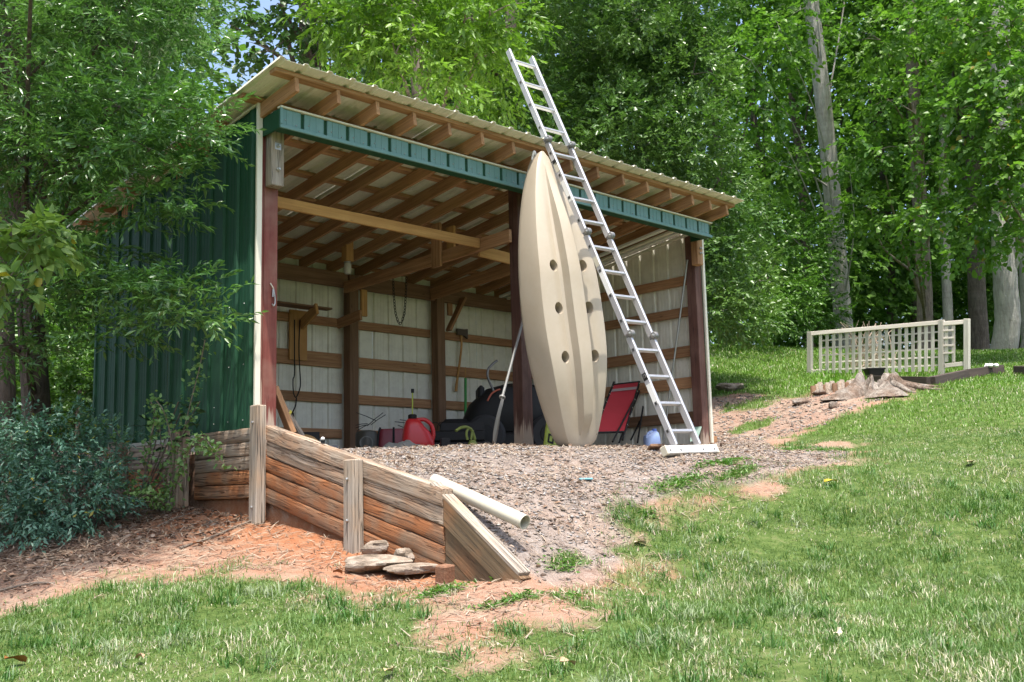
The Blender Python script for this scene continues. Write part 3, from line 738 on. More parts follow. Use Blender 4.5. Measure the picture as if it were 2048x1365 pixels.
# ------------------------------------------------------------------ folding ladder
def make_ladder():
    f0 = Vector((2.837, -2.02, -.135)); t0 = Vector((2.752, -.70, 2.898))
    ax = (t0-f0).normalized(); Ltot = 4.50; Wd = .352
    xx = Vector((1, -.03, 0)); xx = (xx-ax*xx.dot(ax)).normalized(); yy = ax.cross(xx)     # yy faces away from the roof side or back
    f0 = f0
    m = Matrix(((xx.x, yy.x, ax.x, f0.x), (xx.y, yy.y, ax.y, f0.y), (xx.z, yy.z, ax.z, f0.z), (0, 0, 0, 1)))
    lad = thing('folding_ladder', f0, 'aluminium folding ladder leaning on the roof edge in front of the kayak', 'ladder')
    sec = [(0.02, 1.10), (1.13, 2.21), (2.24, 3.30), (3.34, 4.50)]
    for a, b_ in sec:
        for s_ in (0, 1):
            q = MB(); x0 = s_*(Wd-.026)
            q.cbox((x0, -.032, a), (x0+.026, .032, b_), .005)
            rl = q.build('rail', m_alu, lad, m)
            for kk in range(4):
                z = a+(b_-a)*(.13+.25*kk)
                h = MB(); xo = x0-.003 if s_ == 0 else x0+.0262
                h.cbox((xo, -.016, z-.016), (xo+.0035, .016, z+.016), .001); hp = h.build('rung_end', m_alud, rl, m)
                h = MB(); h.cbox((xo-(.001 if s_ == 0 else -.0032), -.009, z-.009), (xo+(.0005 if s_ == 0 else .0045), .009, z+.009), .0005); h.build('rung_slot', m_hole, rl, m)
        for kk in range(4):
            z = a+(b_-a)*(.13+.25*kk); q = MB()
            q.cbox((.0265, -.017, z-.013), (Wd-.0265, .017, z+.013), .003)
            for yv in (-.0175, .0175):
                for zo in (-.006, .006): q.cbox((.027, yv-.001, z+zo-.002), (Wd-.027, yv+.001, z+zo+.002), .0005)
            q.build('rung', m_alu, lad, m)
    for zc in (1.115, 2.225, 3.32):
        for s_ in (0, 1):
            x0 = s_*(Wd-.026)+.013; yc = .036 if zc > 3 else -.036; yc = -.036 if zc < 3 else -.036
            q = MB(); q.lathe([(.030, -.020), (.036, -.015), (.036, .015), (.030, .020)], 20, M4=T(x0, yc, zc) @ RY(R(90)))
            hg = q.build('hinge', m_alud, lad, m, 40)
            for e in (-1, 1):
                q = MB(); q.lathe([(.022, 0), (.022, .004), (.012, .006), (.012, .012), (.008, .014)], 14, M4=T(x0+e*.0202, yc, zc) @ RY(R(90*e))); q.build('hinge_cap', m_steel, hg, m, 40)
            q = MB(); q.cbox((x0-.011, -.03, zc-.075), (x0+.011, .022, zc+.075), .004); q.build('hinge_arm', m_alud, hg, m)
    # stabiliser bar at the feet
    bx = MB(); bx.cbox((-.15, -.03, -.060), (.55, .03, .012), .006); bar = bx.build('stabiliser_bar', m_white, lad, m)
    for x in (-.15, .55):
        q = MB(); q.cbox((x-.012, -.034, -.068), (x+.012, .034, .016), .005); q.build('rubber_foot', m_pvc, bar, m)
    for x in (-.11, .03, .34, .50):
        q = MB(); q.lathe([(.010, 0), (.010, .005), (.004, .008)], 10, M4=T(x, .0305, -.03) @ RX(R(-90))); q.build('bolt', m_alud, bar, m)
        q = MB(); q.lathe([(.010, 0), (.010, .005), (.004, .008)], 10, M4=T(x, -.0305, -.03) @ RX(R(90))); q.build('bolt', m_alud, bar, m)
    # rating stickers on the left rails
    for a, z1, mm in ((.42, .20, m_white), (.66, .07, m_black), (1.55, .26, m_white), (1.86, .10, m_pvc), (2.6, .24, m_white), (2.95, .1, m_pvc), (3.03, .06, m_black)):
        q = MB(); q.cbox((-.0012, -.024, a), (-.0002, .024, a+z1), .0003); q.build('sticker', mm, lad, m)
make_ladder()

# ------------------------------------------------------------------ things in and on the shed
FZ = 0.0
# red fuel can
c0 = Vector((2.66, 1.2, FZ)); gc = thing('fuel_can', c0, 'tall red plastic fuel can standing on the shed floor', 'fuel can')
def sq_ring(w, d, z, n=28, p=3.2, ox=0, oy=0):
    out = []
    for i in range(n):
        t = 2*math.pi*i/n; c, s_ = math.cos(t), math.sin(t)
        out.append((ox+w*math.copysign(abs(c)**(2/p), c), oy+d*math.copysign(abs(s_)**(2/p), s_), z))
    return out
MB().loft([sq_ring(.165, .10, 0), sq_ring(.175, .115, .02), sq_ring(.172, .115, .10), sq_ring(.145, .11, .20, ox=-.015), sq_ring(.105, .10, .27, ox=-.04), sq_ring(.075, .08, .325, ox=-.05), sq_ring(.05, .05, .345, ox=-.055)]).build('body', m_redp, gc, T(c0) @ RZ(-.6), 40)
bent = curve([(-.01, 0, .335), (.075, 0, .335), (.145, 0, .275), (.165, 0, .18), (.15, 0, .11)], 5)
MB().tube([(a, 0, z) for a, _, z in bent], .022, 10).build('handle', m_redp, gc, T(c0) @ RZ(-.6), 50)
MB().lathe([(.044, .335), (.046, .34), (.046, .385), (.03, .395)], 18, M4=T(-.055, 0, 0)).build('cap', m_black, gc, T(c0) @ RZ(-.6), 40)
MB().tube([(-.055, 0, .39), (-.05, 0, .62)], .007, 8).build('spout', m_lime, gc, T(c0) @ RZ(-.6))
MB().cbox((-.066, -.012, .62), (-.034, .012, .665), .004).build('spout_tip', m_black, gc, T(c0) @ RZ(-.6))
# red crate and dark drum
c0 = Vector((2.97, 2.0, FZ)); cr = thing('red_bin', c0, 'dark red plastic bin with black ribs behind the fuel can', 'bin')
MB().loft([sq_ring(.185, .14, 0, p=7), sq_ring(.17, .13, .26, p=7), sq_ring(.15, .115, .30, p=7)]).build('body', paint('maroon_plastic', (.20, .02, .03), .4, .2), cr, T(c0) @ RZ(-.7), 40)
for xx in (-.185, .0, .185):
    MB().tube([(xx, -.145, .02), (xx*.9, -.133, .26), (xx*.8, -.11, .312)], .012, 8).build('rib', m_black, cr, T(c0) @ RZ(-.7))
c0 = Vector((2.66, 2.1, FZ)); dr = thing('dark_drum', c0, 'dark olive drum with a round emblem beside the maroon bin', 'drum')
m_ol = paint('olive_plastic', (.06, .058, .045), .5, .3)
MB().lathe([(.12, 0), (.13, .02), (.13, .24), (.115, .27), (.06, .285)], 24, sx=.9).build('body', m_ol, dr, T(c0), 40)
vd = Vector((CAM[0]-c0.x, CAM[1]-c0.y, 0)).normalized(); az = math.atan2(vd.y, vd.x)
MB().lathe([(.075, 0), (.075, .004), (.062, .004), (.062, 0)], 24, M4=RZ(az) @ T(.122, 0, .14) @ RY(R(90))).build('emblem', paint('grey_print', (.16, .16, .14), .6, .1), dr, T(c0))
c0 = Vector((2.38, 2.0, FZ)); MBx = MB().cbox((-.05, -.05, 0), (.05, .05, .07), .006); tag(MBx.build('small_box', m_black, None, T(c0) @ RZ(-.7)), 'small black box on the floor left of the dark drum', 'box')
# thin wires poking up behind the bin
wr_ = thing('wire_bundle', (2.8, 2.25, FZ), 'loose bundle of thin dark wire rods behind the maroon bin', 'wire')
for a, b_ in (((713, 826), (752, 842)), ((735, 852), (766, 826)), ((742, 850), (771, 830)), ((712, 851), (735, 848)), ((712, 856), (737, 850)), ((714, 862), (740, 848)), ((790, 844), (826, 850)), ((796, 851), (828, 866)), ((800, 840), (830, 846))):
    pa, pb = at(a[0], a[1], Y=2.2), at(b_[0], b_[1], Y=2.35); bent_tube('rod', [pa, (pa+pb)/2+np.array((0, 0, .006)), pb], .0045, m_black, wr_, 5)
# grey tarp heap
c0 = np.array((2.30, 1.0, FZ)); b = MB(); V = []; n = 14
for i in range(n+1):
    for j in range(n+1):
        u, v = i/n*2-1, j/n*2-1; r = max(0, 1-(u*u+v*v)); V.append((u*.24, v*.16, .075*r**.6*(1+.5*math.sin(7*u+3*v)*math.cos(5*v-u))))
b.add(V, [(i*(n+1)+j, (i+1)*(n+1)+j, (i+1)*(n+1)+j+1, i*(n+1)+j+1) for i in range(n) for j in range(n)])
tag(b.build('grey_rag', paint('grey_cloth', (.24, .24, .22), .9, .3), None, T(c0) @ RZ(-.7), 80), 'crumpled grey cloth on the floor in front of the fuel can', 'cloth')
# amber bag and box by the left boards
c0 = np.array((1.13, 1.15, gz(1.13, 1.15)+.06)); bag = thing('paper_sack', c0, 'torn tan paper sack lying near the left post', 'sack')
V = []
for i in range(n+1):
    for j in range(n+1):
        u, v = i/n*2-1, j/n*2-1; r = max(0, 1-abs(u)**3)*max(0, 1-abs(v)**3); V.append((u*.24, v*.15, .01+.11*r**.5*(1+.12*math.sin(6*u+4*v))))
b = MB(); b.add(V, [(i*(n+1)+j, (i+1)*(n+1)+j, (i+1)*(n+1)+j+1, i*(n+1)+j+1) for i in range(n) for j in range(n)])
b.build('bag_body', paint('kraft_paper', (.40, .24, .09), .8, .3), bag, T(c0) @ RZ(-.65), 80)
MB().cbox((-.2, -.02, .0), (.2, .0, .17), .004).build('back_flap', m_black, bag, T(c0[0]+.14, c0[1]+.17, c0[2]) @ RZ(-.6) @ RX(R(-12)))
c0 = (1.36, .95, gz(1.36, .95)); tag(MB().cbox((-.09, -.07, 0), (.09, .07, .075), .005).build('grey_box', paint('grey_card', (.20, .20, .22), .7, .3), None, T(c0) @ RZ(-.6)), 'flat grey box beside the tan paper sack', 'box')
# leaning boards at the left post
for i, (a, b_, th) in enumerate((((551, 785), (584, 868), .05), ((550, 792), (600, 872), .045))):
    pa, pb = at(a[0], a[1], Y=.16+.05*i), at(b_[0], b_[1], Y=.10+.35*i); pa = pa+(pa-pb)*.12
    lb = beam('leaning_board', pa, pb, th, .085, m_grey if i else m_rafter, None, (0, -1, 0))
    tag(lb, ('brown board leaning inside the left front post', 'grey board with a yellow band leaning by the left front post')[i], 'board')
q = at(588, 850, Y=.42); MB().cbox((-.05, -.03, -.012), (.05, .03, .012), .003).build('yellow_band', paint('yellow_tape', (.62, .55, .08), .6, .2), lb, frame(pa, pb, (0, -1, 0)) @ T(.30, 0, 0) @ RY(R(90)))
# snap hook on the left post
ck = thing('snap_hook', (.135, -.01, 1.28), 'rope loop with a steel snap hook on the red left post', 'hook')
MB().tube(curve([(.125, -.004, 1.285), (.138, -.02, 1.25), (.145, -.018, 1.235)], 4), .006, 6).build('rope', m_pvc, ck)
MB().tube(curve([(.145, -.02, 1.24), (.158, -.02, 1.17), (.16, -.02, 1.12), (.147, -.02, 1.095), (.132, -.02, 1.11)], 6), .006, 8).build('hook', m_steel, ck, I4, 50)
MB().tube([(.142, -.02, 1.232), (.138, -.02, 1.17)], .007, 8).build('gate', m_steel, ck, I4, 50)
# hanging jar lamp
jl = thing('jar_lamp', (2.497, 2.22, 2.2), 'small clear glass jar lamp hanging under the square wooden hanger', 'lamp')
MB().lathe([(.035, -.022), (.042, -.02), (.042, 0)], 20).build('socket', m_steel, jl, T(2.497, 2.22, 2.199), 40)
MB().lathe([(.004, -.145), (.03, -.142), (.042, -.125), (.045, -.06), (.038, -.022)], 20).build('globe', m_glass, jl, T(2.497, 2.22, 2.199), 40)
# chain swag
ch = thing('hanging_chain', (3.07, 2.0, 1.99), 'dark steel chain hanging in a loop before the back wall', 'chain')
pts = [at(x, y, Y=2.3) for x, y in curve([(786, 555), (788, 595), (792, 630), (800, 648), (808, 630), (811, 598), (813, 555)], 5)]
lk = MB().tube([(.014*math.cos(t), 0, .022*math.sin(t)) for t in np.linspace(0, 2*math.pi, 9)], .004, 5, cap=False).mesh('link', m_black)
acc = 0.0; nlk = 0
for a, b_ in zip(pts[:-1], pts[1:]):
    L = np.linalg.norm(b_-a); s_ = 0
    while acc <= L:
        m = frame(a+(b_-a)*acc/L, b_); put(bpy.data.objects.new('link', lk), ch, m @ RX(R(90*(nlk % 2))) @ RY(R(90))); nlk += 1; acc += .036
    acc -= L
# hanging black cord on the meter board
cord = [at(x, y, Y=3.0) for x, y in ((589, 640), (589, 700), (589, 748), (586, 760), (587, 785), (592, 795), (599, 780), (601, 765), (599, 730), (598, 690), (600, 640))]
cd = thing('power_cord', cord[0], 'black power cord looped down from the yellow wall board', 'cord')
bent_tube('cable', curve(cord, 6), .007, m_black, cd, 6)
tail = [at(x, y, Y=2.98) for x, y in ((593, 796), (591, 812), (585, 826), (586, 834))]
bent_tube('cable', curve(tail, 5), .008, m_black, cd, 6); bent_tube('plug', [tail[-2], tail[-1]], .016, m_black, cd, 8)
# shelf planks on the arms
for i, (y, z) in enumerate(((2.72, 1.735), (2.88, 1.755))):
    o = beam('shelf_plank', (.9, y, z), (2.60-.1*i, y, z+.0), .12, .022, m_beam, None)
    tag(o, ('front grey-brown plank resting on the left shelf arms', 'rear grey-brown plank resting on the left shelf arms')[i], 'plank')
# axe on the wall
ax_ = thing('axe', (5.0, 3.05, 1.8), 'long-handled axe with a rusty head hung on the back wall', 'axe')
hp = [at(x, y, Y=3.06) for x, y in ((922, 662), (923, 690), (920, 720), (916, 750), (913, 770), (912, 783))]
bent_tube('handle', curve(hp, 4), [.017, .016, .016, .015, .015, .015, .015, .015, .015, .015, .015, .015, .015, .016, .017, .018, .019, .02, .02, .021, .022][:len(curve(hp, 4))], m_pine, ax_, 8)
h0 = at(914, 663, Y=3.05); h1 = at(934, 664, Y=3.05); Lh = np.linalg.norm(h1-h0)
b = MB(); b.prism([(0, -.045), (Lh*.65, -.05), (Lh, -.085), (Lh, .045), (Lh*.6, .035), (0, .035)], -.018, .018); b.build('axe_head', paint('rusty_steel', (.09, .07, .055), .7, .4, (.14, .07, .03)), ax_, T(h0) @ RZ(math.atan2(h1[1]-h0[1], h1[0]-h0[0])-R(90)))
# green stake tool
gs = thing('green_stake', (4.93, 3.0, .55), 'green tubular garden stake standing against the back wall', 'stake')
pa, pb = at(931, 757, Y=3.0), at(931, 825, Y=2.98); bent_tube('sleeve', [pb+(pb-pa)*.9, pb, pa], .018, paint('green_plastic', (.04, .32, .06), .5, .2), gs, 8); bent_tube('tip', [pa, at(931, 735, Y=3.0)], .008, m_pine, gs, 6)
# paddle leaning on the middle post
pd = thing('kayak_paddle', at(985, 880, Y=-.35), 'grey kayak paddle leaning against the middle post', 'paddle')
pt, pm, pbm = at(1049, 630, Y=-.06), at(1004, 797, Y=-.25), at(985, 885, Y=-.38)
m_shaft = paint('dull_grey_shaft', (.22, .22, .215), .5, .4)
bent_tube('shaft', [pt, pm], .013, m_shaft, pd, 10); bent_tube('drip_ring', [pm+(pt-pm)*.005, pm+(pt-pm)*.02], .030, m_shaft, pd, 12)
m = frame(pm, pbm, (0.55, -.8, 0)); Lb = np.linalg.norm(pbm-pm); b = MB(); rings = []
for i in range(13):
    u = i/12; hw = .016+.062*math.sin(min(1, u*1.3)*math.pi/2)*(1 if u < .85 else 1-.5*((u-.85)/.15)**2)
    rings.append([(u*Lb, -hw, .012*u), (u*Lb, -hw*.35, .012), (u*Lb, 0, .022), (u*Lb, hw*.35, .012), (u*Lb, hw, .012*u), (u*Lb, 0, -.004)])
b.loft(rings).build('blade', paint('grey_plastic', (.09, .09, .088), .45, .3), pd, m, 60)
# riding mower in the shade
mw = thing('riding_mower', (4.25, 1.5, FZ), 'black riding mower parked in shade behind the middle post', 'mower')
MW = T(4.45, 1.7, FZ) @ RZ(R(-38))
MB().loft([[(x, y*.9, z) for x, y, z in sq_ring(.52, .34, .28, p=4)], sq_ring(.55, .36, .42, p=4), sq_ring(.50, .34, .62, p=4, ox=.04), sq_ring(.36, .28, .80, p=3, ox=.10), sq_ring(.16, .16, .86, p=3, ox=.12)]).build('body', m_black, mw, MW, 40)
wheel = MB().lathe([(.10, -.085), (.20, -.09), (.235, -.06), (.235, .06), (.20, .09), (.10, .085)], 28).mesh('tyre', m_dark, 40)
rim = MB().lathe([(.02, -.095), (.11, -.092), (.12, -.08), (.12, .08), (.11, .092), (.02, .095)], 20).mesh('rim', m_black, 40)
for x, y in ((-.30, -.38), (-.30, .38), (.45, -.36), (.45, .36)):
    w_ = put(bpy.data.objects.new('tyre', wheel), mw, MW @ T(x, y, .235) @ RX(R(90))); put(bpy.data.objects.new('rim', rim), w_, MW @ T(x, y, .235) @ RX(R(90)))
MB().cbox((-.55, -.42, .10), (.25, .42, .26), .03).build('cutting_deck', m_black, mw, MW)
MB().cbox((-.80, -.30, .22), (-.30, .30, .44), .05).build('grass_box', m_black, mw, MW)
MB().cbox((-.28, -.20, .62), (.10, .20, .70), .03).build('seat', m_dark, mw, MW)
MB().cbox((-.36, -.20, .66), (-.28, .20, .84), .03).build('seat_back', m_dark, mw, MW @ RY(0))
hb = [at(x, y, Y=1.35) for x, y in ((987, 782), (978, 762), (975, 750), (977, 738), (986, 728), (994, 722))]
bent_tube('lift_bar', curve(hb, 4), .014, m_alud, mw, 10)
b = [at(x, y, Y=1.18) for x, y in ((975, 802), (983, 788), (994, 781), (1000, 779))]; bent_tube('orange_stripe', curve(b, 4), .010, paint('orange_red', (.35, .07, .03), .5, .2), mw, 6)
# black tool chest and green pump in front of it
tc = thing('tool_chest', (3.25, 1.15, FZ), 'low black tool chest right of the grey back post', 'chest')
TC = T(3.42, 1.45, FZ) @ RZ(R(-36))
MB().cbox((-.38, -.16, .14), (.30, .16, .25), .01).build('tray', m_black, tc, TC); MB().cbox((-.40, -.14, 0), (.36, .14, .135), .02).build('case', m_dark, tc, TC)
MB().prism([(-.14, .255), (.14, .255), (.10, .34), (-.10, .34)], -.18, .30).build('lid', m_black, tc, TC)
for x in (-.30, -.22): bent_tube('wire', [TC @ Vector(q) for q in curve([(x, 0, .24), (x+.02, 0, .34), (x+.09, 0, .35), (x+.15, 0, .25)], 5)], .004, m_black, tc, 5)
m_lime2 = paint('olive_lime_plastic', (.20, .25, .05), .5, .3)
gp = thing('green_pump', (2.72, .62, FZ), 'yellow-green plastic pump handle on the shed floor', 'pump')
bent_tube('grip', curve([at(x, y, Y=.6) for x, y in ((912, 862), (922, 856), (934, 855), (944, 862), (950, 880))], 4), .016, m_lime2, gp, 8)
bent_tube('loop', curve([at(x, y, Y=.6) for x, y in ((935, 880), (933, 866), (938, 857), (944, 862), (942, 880))], 4), .013, m_lime2, gp, 8)
q = at(945, 886, Y=.6); MB().lathe([(.05, 0), (.05, .06), (.03, .09)], 14).build('base', m_lime2, gp, T(q[0], q[1], FZ), 40)
q = at(890, 873, Y=.9); tag(MB().cbox((-.05, -.05, 0), (.05, .05, .13), .012).build('battery_case', m_dark, None, T(q[0], q[1], FZ) @ RZ(-.6)), 'small dark case left of the yellow-green pump', 'case')
# lime sign slab behind the kayak
ls = thing('lime_panel', (3.08, -.30, .02), 'lime green plastic panel with black lettering beside the kayak foot', 'panel')
LM = T(2.992, -.32, gz(3.05, -.32)+.012) @ RZ(R(-14)) @ RX(R(-10)) @ RY(R(16))
MB().cbox((0, -.02, 0), (.34, .02, .55), .006).build('slab', m_lime, ls, LM)
def glyph(cells, x0, z0, cw, chh, name='letter'):
    b = MB()
    for (a, b0, a1, b1) in cells: b.cbox((x0+a*cw, -.0235, z0+b0*chh), (x0+a1*cw, -.0201, z0+b1*chh), .0004)
    b.build(name, m_black, ls, LM)
# letters read upward along the panel: G, small E R E, S
glyph([(0, 0, 1, 5), (1, 4, 5, 5), (1, 0, 4, 1), (3, 1, 4, 3)], .022, .035, .017, .019)
for i in range(3): glyph([(0, 0, .4, 2), (.4, 0, 2, .4), (.4, .8, 2, 1.2), (.4, 1.6, 2, 2)] if i != 1 else [(0, 0, 2, .4), (0, .4, .4, 2), (.9, .4, 1.3, 2), (.4, 1.6, .9, 2)], .050, .145+.034*i, .016, .013)
glyph([(0, 0, 1, 3), (1, 0, 3, 1), (2, 1, 3, 5), (3, 4, 5, 5), (4, 2, 5, 4)], .025, .262, .017, .019)
# red folding lounger
rc = thing('folding_lounger', (5.5, .75, FZ), 'folded red fabric lounger with black frame against the right wall', 'chair')
A, Bq, Cq, D = at(1188, 866, Y=.72), at(1250, 864, Y=.50), at(1279, 764, Y=1.05), at(1226, 770, Y=1.2)
b = MB(); V = []; nn = 10
for i in range(nn+1):
    for j in range(7):
        u, v = i/nn, j/6; p = (A*(1-v)+Bq*v)*(1-u)+(D*(1-v)+Cq*v)*u; p = p+np.array((.5, .6, -.2))*.03*math.sin(math.pi*v)*math.sin(math.pi*u); V.append(p)
F = [(i*7+j, i*7+j+1, (i+1)*7+j+1, (i+1)*7+j) for i in range(nn) for j in range(6)]
V2 = [p+np.array((.004, .005, 0)) for p in V]; b.add(V, F); b.add(V2, [f[::-1] for f in F]); b.build('fabric', m_redc, rc, I4, 80)
for (p, q) in ((A, D), (Bq, Cq)):
    e = (q-p)*.06; bent_tube('side_tube', [p-e*2.5, q+e], .013, m_black, rc, 8)
    for i in range(12):
        w = p+(q-p)*(i+.5)/12; bent_tube('lacing', [w+np.array((-.016, -.02, .004)), w+np.array((.022, .0, -.006))], .0045, m_pvc if i % 2 else m_black, rc, 5)
bent_tube('cross_tube', [A, Bq], .012, m_black, rc, 8); bent_tube('cross_tube', [D, Cq], .012, m_black, rc, 8)
for (x0, y0, x1, y1, Y0) in ((1283, 772, 1238, 886, .85), (1290, 790, 1275, 886, .9), (1268, 800, 1225, 884, .6), (1296, 810, 1262, 880, 1.0)):
    bent_tube('leg', [at(x0, y0, Y=Y0+.2), at(x1, y1, Y=Y0-.15)], .011, m_black, rc, 8)
p_, q_ = D+(A-D)*.10, Cq+(Bq-Cq)*.10; p2, q2 = D+(A-D)*.16, Cq+(Bq-Cq)*.16; of = np.array((-.004, -.006, .0))
MB().add([p_+of, q_+of, q2+of, p2+of], [(0, 1, 2, 3)]).build('grey_band', paint('grey_webbing', (.30, .22, .21), .8, .2), rc)
# blue jug
q = at(1304, 890, Y=.12); FZ = gz(q[0], q[1]); jg = thing('blue_jug', (q[0], q[1], FZ), 'pale blue plastic jug with moulded handle behind the ladder', 'jug')
JM = T(q[0], q[1], FZ) @ RZ(-.5)
MB().loft([sq_ring(.085, .06, 0), sq_ring(.095, .068, .012), sq_ring(.095, .068, .13), sq_ring(.088, .062, .17), sq_ring(.06, .045, .205, ox=.02), sq_ring(.026, .026, .225, ox=.035)]).build('body', m_blue, jg, JM, 40)
MB().tube(curve([(.02, -.0, .222), (-.05, -.03, .20), (-.082, -.04, .14)], 5), .014, 8).build('handle', m_blue, jg, JM, 50)
MB().lathe([(.028, .222), (.028, .245), (.022, .25)], 14, M4=T(.035, 0, 0)).build('cap', paint('blue_cap', (.06, .12, .42), .4, .1), jg, JM, 40)
# green shovel head, spade handle
gs2 = thing('green_scoop', (6.0, .1, FZ), 'green metal scoop leaning at the right front post', 'scoop')
pa, pb, pc, pd_ = at(1404, 853, Y=.02), at(1383, 855, Y=.1), at(1380, 884, Y=.05), at(1395, 880, Y=.0)
b = MB(); V = [pa, pb, pc, pd_]; nrm = np.array((-.6, -.7, .2))*.006; b.add(V+[v-nrm for v in V], [(0, 1, 2, 3), (7, 6, 5, 4), (0, 4, 5, 1), (1, 5, 6, 2), (2, 6, 7, 3), (3, 7, 4, 0)]); b.build('blade', paint('green_enamel', (.07, .16, .12), .5, .3), gs2)
bent_tube('handle', [at(1382, 860, Y=.12), at(1392, 835, Y=.2)], .008, m_steel, gs2, 6)
# steel conduit leaning at the right wall
tag(bent_tube('steel_conduit', [at(1375, 520, X=6.03), at(1345, 745, X=5.98), at(1327, 880, X=5.92)], .013, m_steel, None, 8), 'thin galvanised conduit leaning against the right inner wall', 'pipe')
# long strips stored under the rafters on the right
for i, (x, dz, w, mm) in enumerate(((5.86, -.02, .07, m_white), (5.72, -.03, .05, m_trim), (5.58, -.02, .06, m_white), (6.0, -.03, .045, m_trim))):
    o = beam('stored_strip', (x, .05, ZR(.05)+dz), (x-.02, 2.93, ZR(2.93)+dz), w, .03, mm, None, su)
    tag(o, ('widest white strip of the four stored under the right rafters', 'cream strip between the two white strips under the right rafters', 'white strip farthest from the right wall under the rafters', 'narrow cream strip nearest the right wall under the rafters')[i], 'strip', 'strips stored under the rafters')
# brown offcut and white offcut by the ladder foot
q = hit(1308, 902); tag(MB().cbox((-.09, -.05, -.01), (.09, .05, .015), .004).build('wood_offcut', m_beam, None, T(q[0], q[1], q[2]+.02) @ RZ(.9) @ RY(R(14))), 'dark brown wood offcut left of the ladder foot', 'board')
q = hit(1352, 893); tag(MB().cbox((-.05, -.012, 0), (.05, .012, .14), .004).build('white_offcut', m_white, None, T(q[0], q[1], q[2]) @ RZ(.7) @ RY(R(24))), 'white painted offcut propped behind the ladder feet', 'board')

# ------------------------------------------------------------------ garden bed, trellis and stump on the bank
tr = thing('lattice_trellis', (13.3, 1.3, 1.5), 'weathered wooden lattice trellis standing in the raised bed', 'trellis')
m_lat = wood('pale_lattice_wood', (.50, .44, .36), (.68, .62, .53), (.78, .72, .63), bstr=.3)
def TP(px, py, d=None):           # a point of the trellis plane
    t = (px-1620)/(1940-1620); return at(px, py, d=20.0-1.7*t)
def tbar(name, a, b_, w, th): beam(name, TP(*a), TP(*b_), th, w, m_lat, tr, (.98, .12, 0) if name != 'rail' else (0, 0, 1), .003)
for (x, y0, y1) in ((1620, 664, 752), (1883, 640, 760), (1934, 638, 757)):
    beam('post', TP(x, y0), TP(x, y1), .085, .085, m_lat, tr, (1, 0, 0))
for (a, b_) in (((1620, 668), (1883, 645)), ((1883, 648), (1934, 644)), ((1890, 732), (1934, 727)), ((1620, 744), (1640, 743))):
    beam('rail', TP(*a), TP(*b_), .04, .07, m_lat, tr)
for i in range(18):
    x = 1641+13.2*i; yt = 668-23*(x-1620)/263
    beam('slat', TP(x, yt), TP(x, 748-5*(x-1620)/263), .058, .018, m_lat, tr, (1, 0, 0), .002)
for i in range(5):
    y = 682+14.5*i; pa, pb = TP(1641, y), TP(1878, y-18+2.2*i)
    off = np.array((-.02, 0, 0)); beam('slat', pa-off, pb-off, .014, .026, m_lat, tr, (0, 0, 1), .002)
for x in (1893, 1907): beam('slat', TP(x, 648), TP(x, 724), .055, .018, m_lat, tr, (1, 0, 0), .002)
for i in range(4): beam('slat', TP(1886, 662+15*i)+off, TP(1908, 661+15*i)+off, .014, .03, m_lat, tr, (0, 0, 1), .002)
bd = thing('raised_bed', (12.4, 1.2, 1.35), 'raised garden bed edged with dark timbers and split logs', 'garden bed')
m_tie = wood('creosote_tie', (.045, .035, .03), (.085, .065, .055), (.14, .11, .09), bstr=.6)
for a, b_ in (((1742, 769), (1862, 773)), ((1862, 773), (1930, 758)), ((1932, 757), (2003, 748)), ((2036, 750), (2090, 752))):
    beam('timber', hit(*a)+np.array((0, 0, .06)), hit(*b_)+np.array((0, 0, .06)), .15, .16, m_tie, bd)
for i in range(14):
    p = hit(1627+7.2*i, 789-.9*i)+np.array((.03*(i % 2), 0, 0))
    MB().lathe([(.042, -.1), (.042, .11+.02*(i % 3)), (.032, .125+.02*(i % 3))], 8).build('log_edge', m_grey if i % 3 else m_beam, bd, T(p), 40)
p = hit(1752, 764); MB().cbox((-.22, -.16, -.1), (.22, .16, .03), .02).build('flat_stone', m_stone, bd, T(p) @ RZ(-.8))
p = hit(1750, 762)+np.array((0, 0, .035)); pot = thing('planter_pot', p, 'black plastic planter pot on the edge of the raised bed', 'pot')
MB().loft([sq_ring(.12, .10, 0, p=5), sq_ring(.155, .135, .15, p=5), sq_ring(.17, .145, .155, p=5), sq_ring(.17, .145, .175, p=5), sq_ring(.148, .126, .173, p=5), sq_ring(.135, .12, .11, p=5)]).build('tub', m_black, pot, T(p) @ RZ(-.75), 40)
# white stones along the bed
for i, (px, py, d, lb) in enumerate(((1975, 727, 18.3, 'small white stone on the far timber, left one'), (1984, 726, 18.3, 'small white stone on the far timber, middle one'), (1993, 728, 18.3, 'small white stone on the far timber, right one'))):
    rock('white_stone', hit(px, 752)+np.array((0, 0, .165)), (.055, .05, .035), 40+i, m_white, label=lb, cat='stone', group='white stones on the bed timber')
for i, (a, b_, lb) in enumerate((((1775, 742), (1815, 741), 'white plastic edging strip in the bed right of the pot'),)):
    tag(beam('edging_strip', hit(*a)+np.array((0, 0, .05)), hit(*b_)+np.array((0, 0, .05)), .03, .06, m_white, None), lb, 'edging')
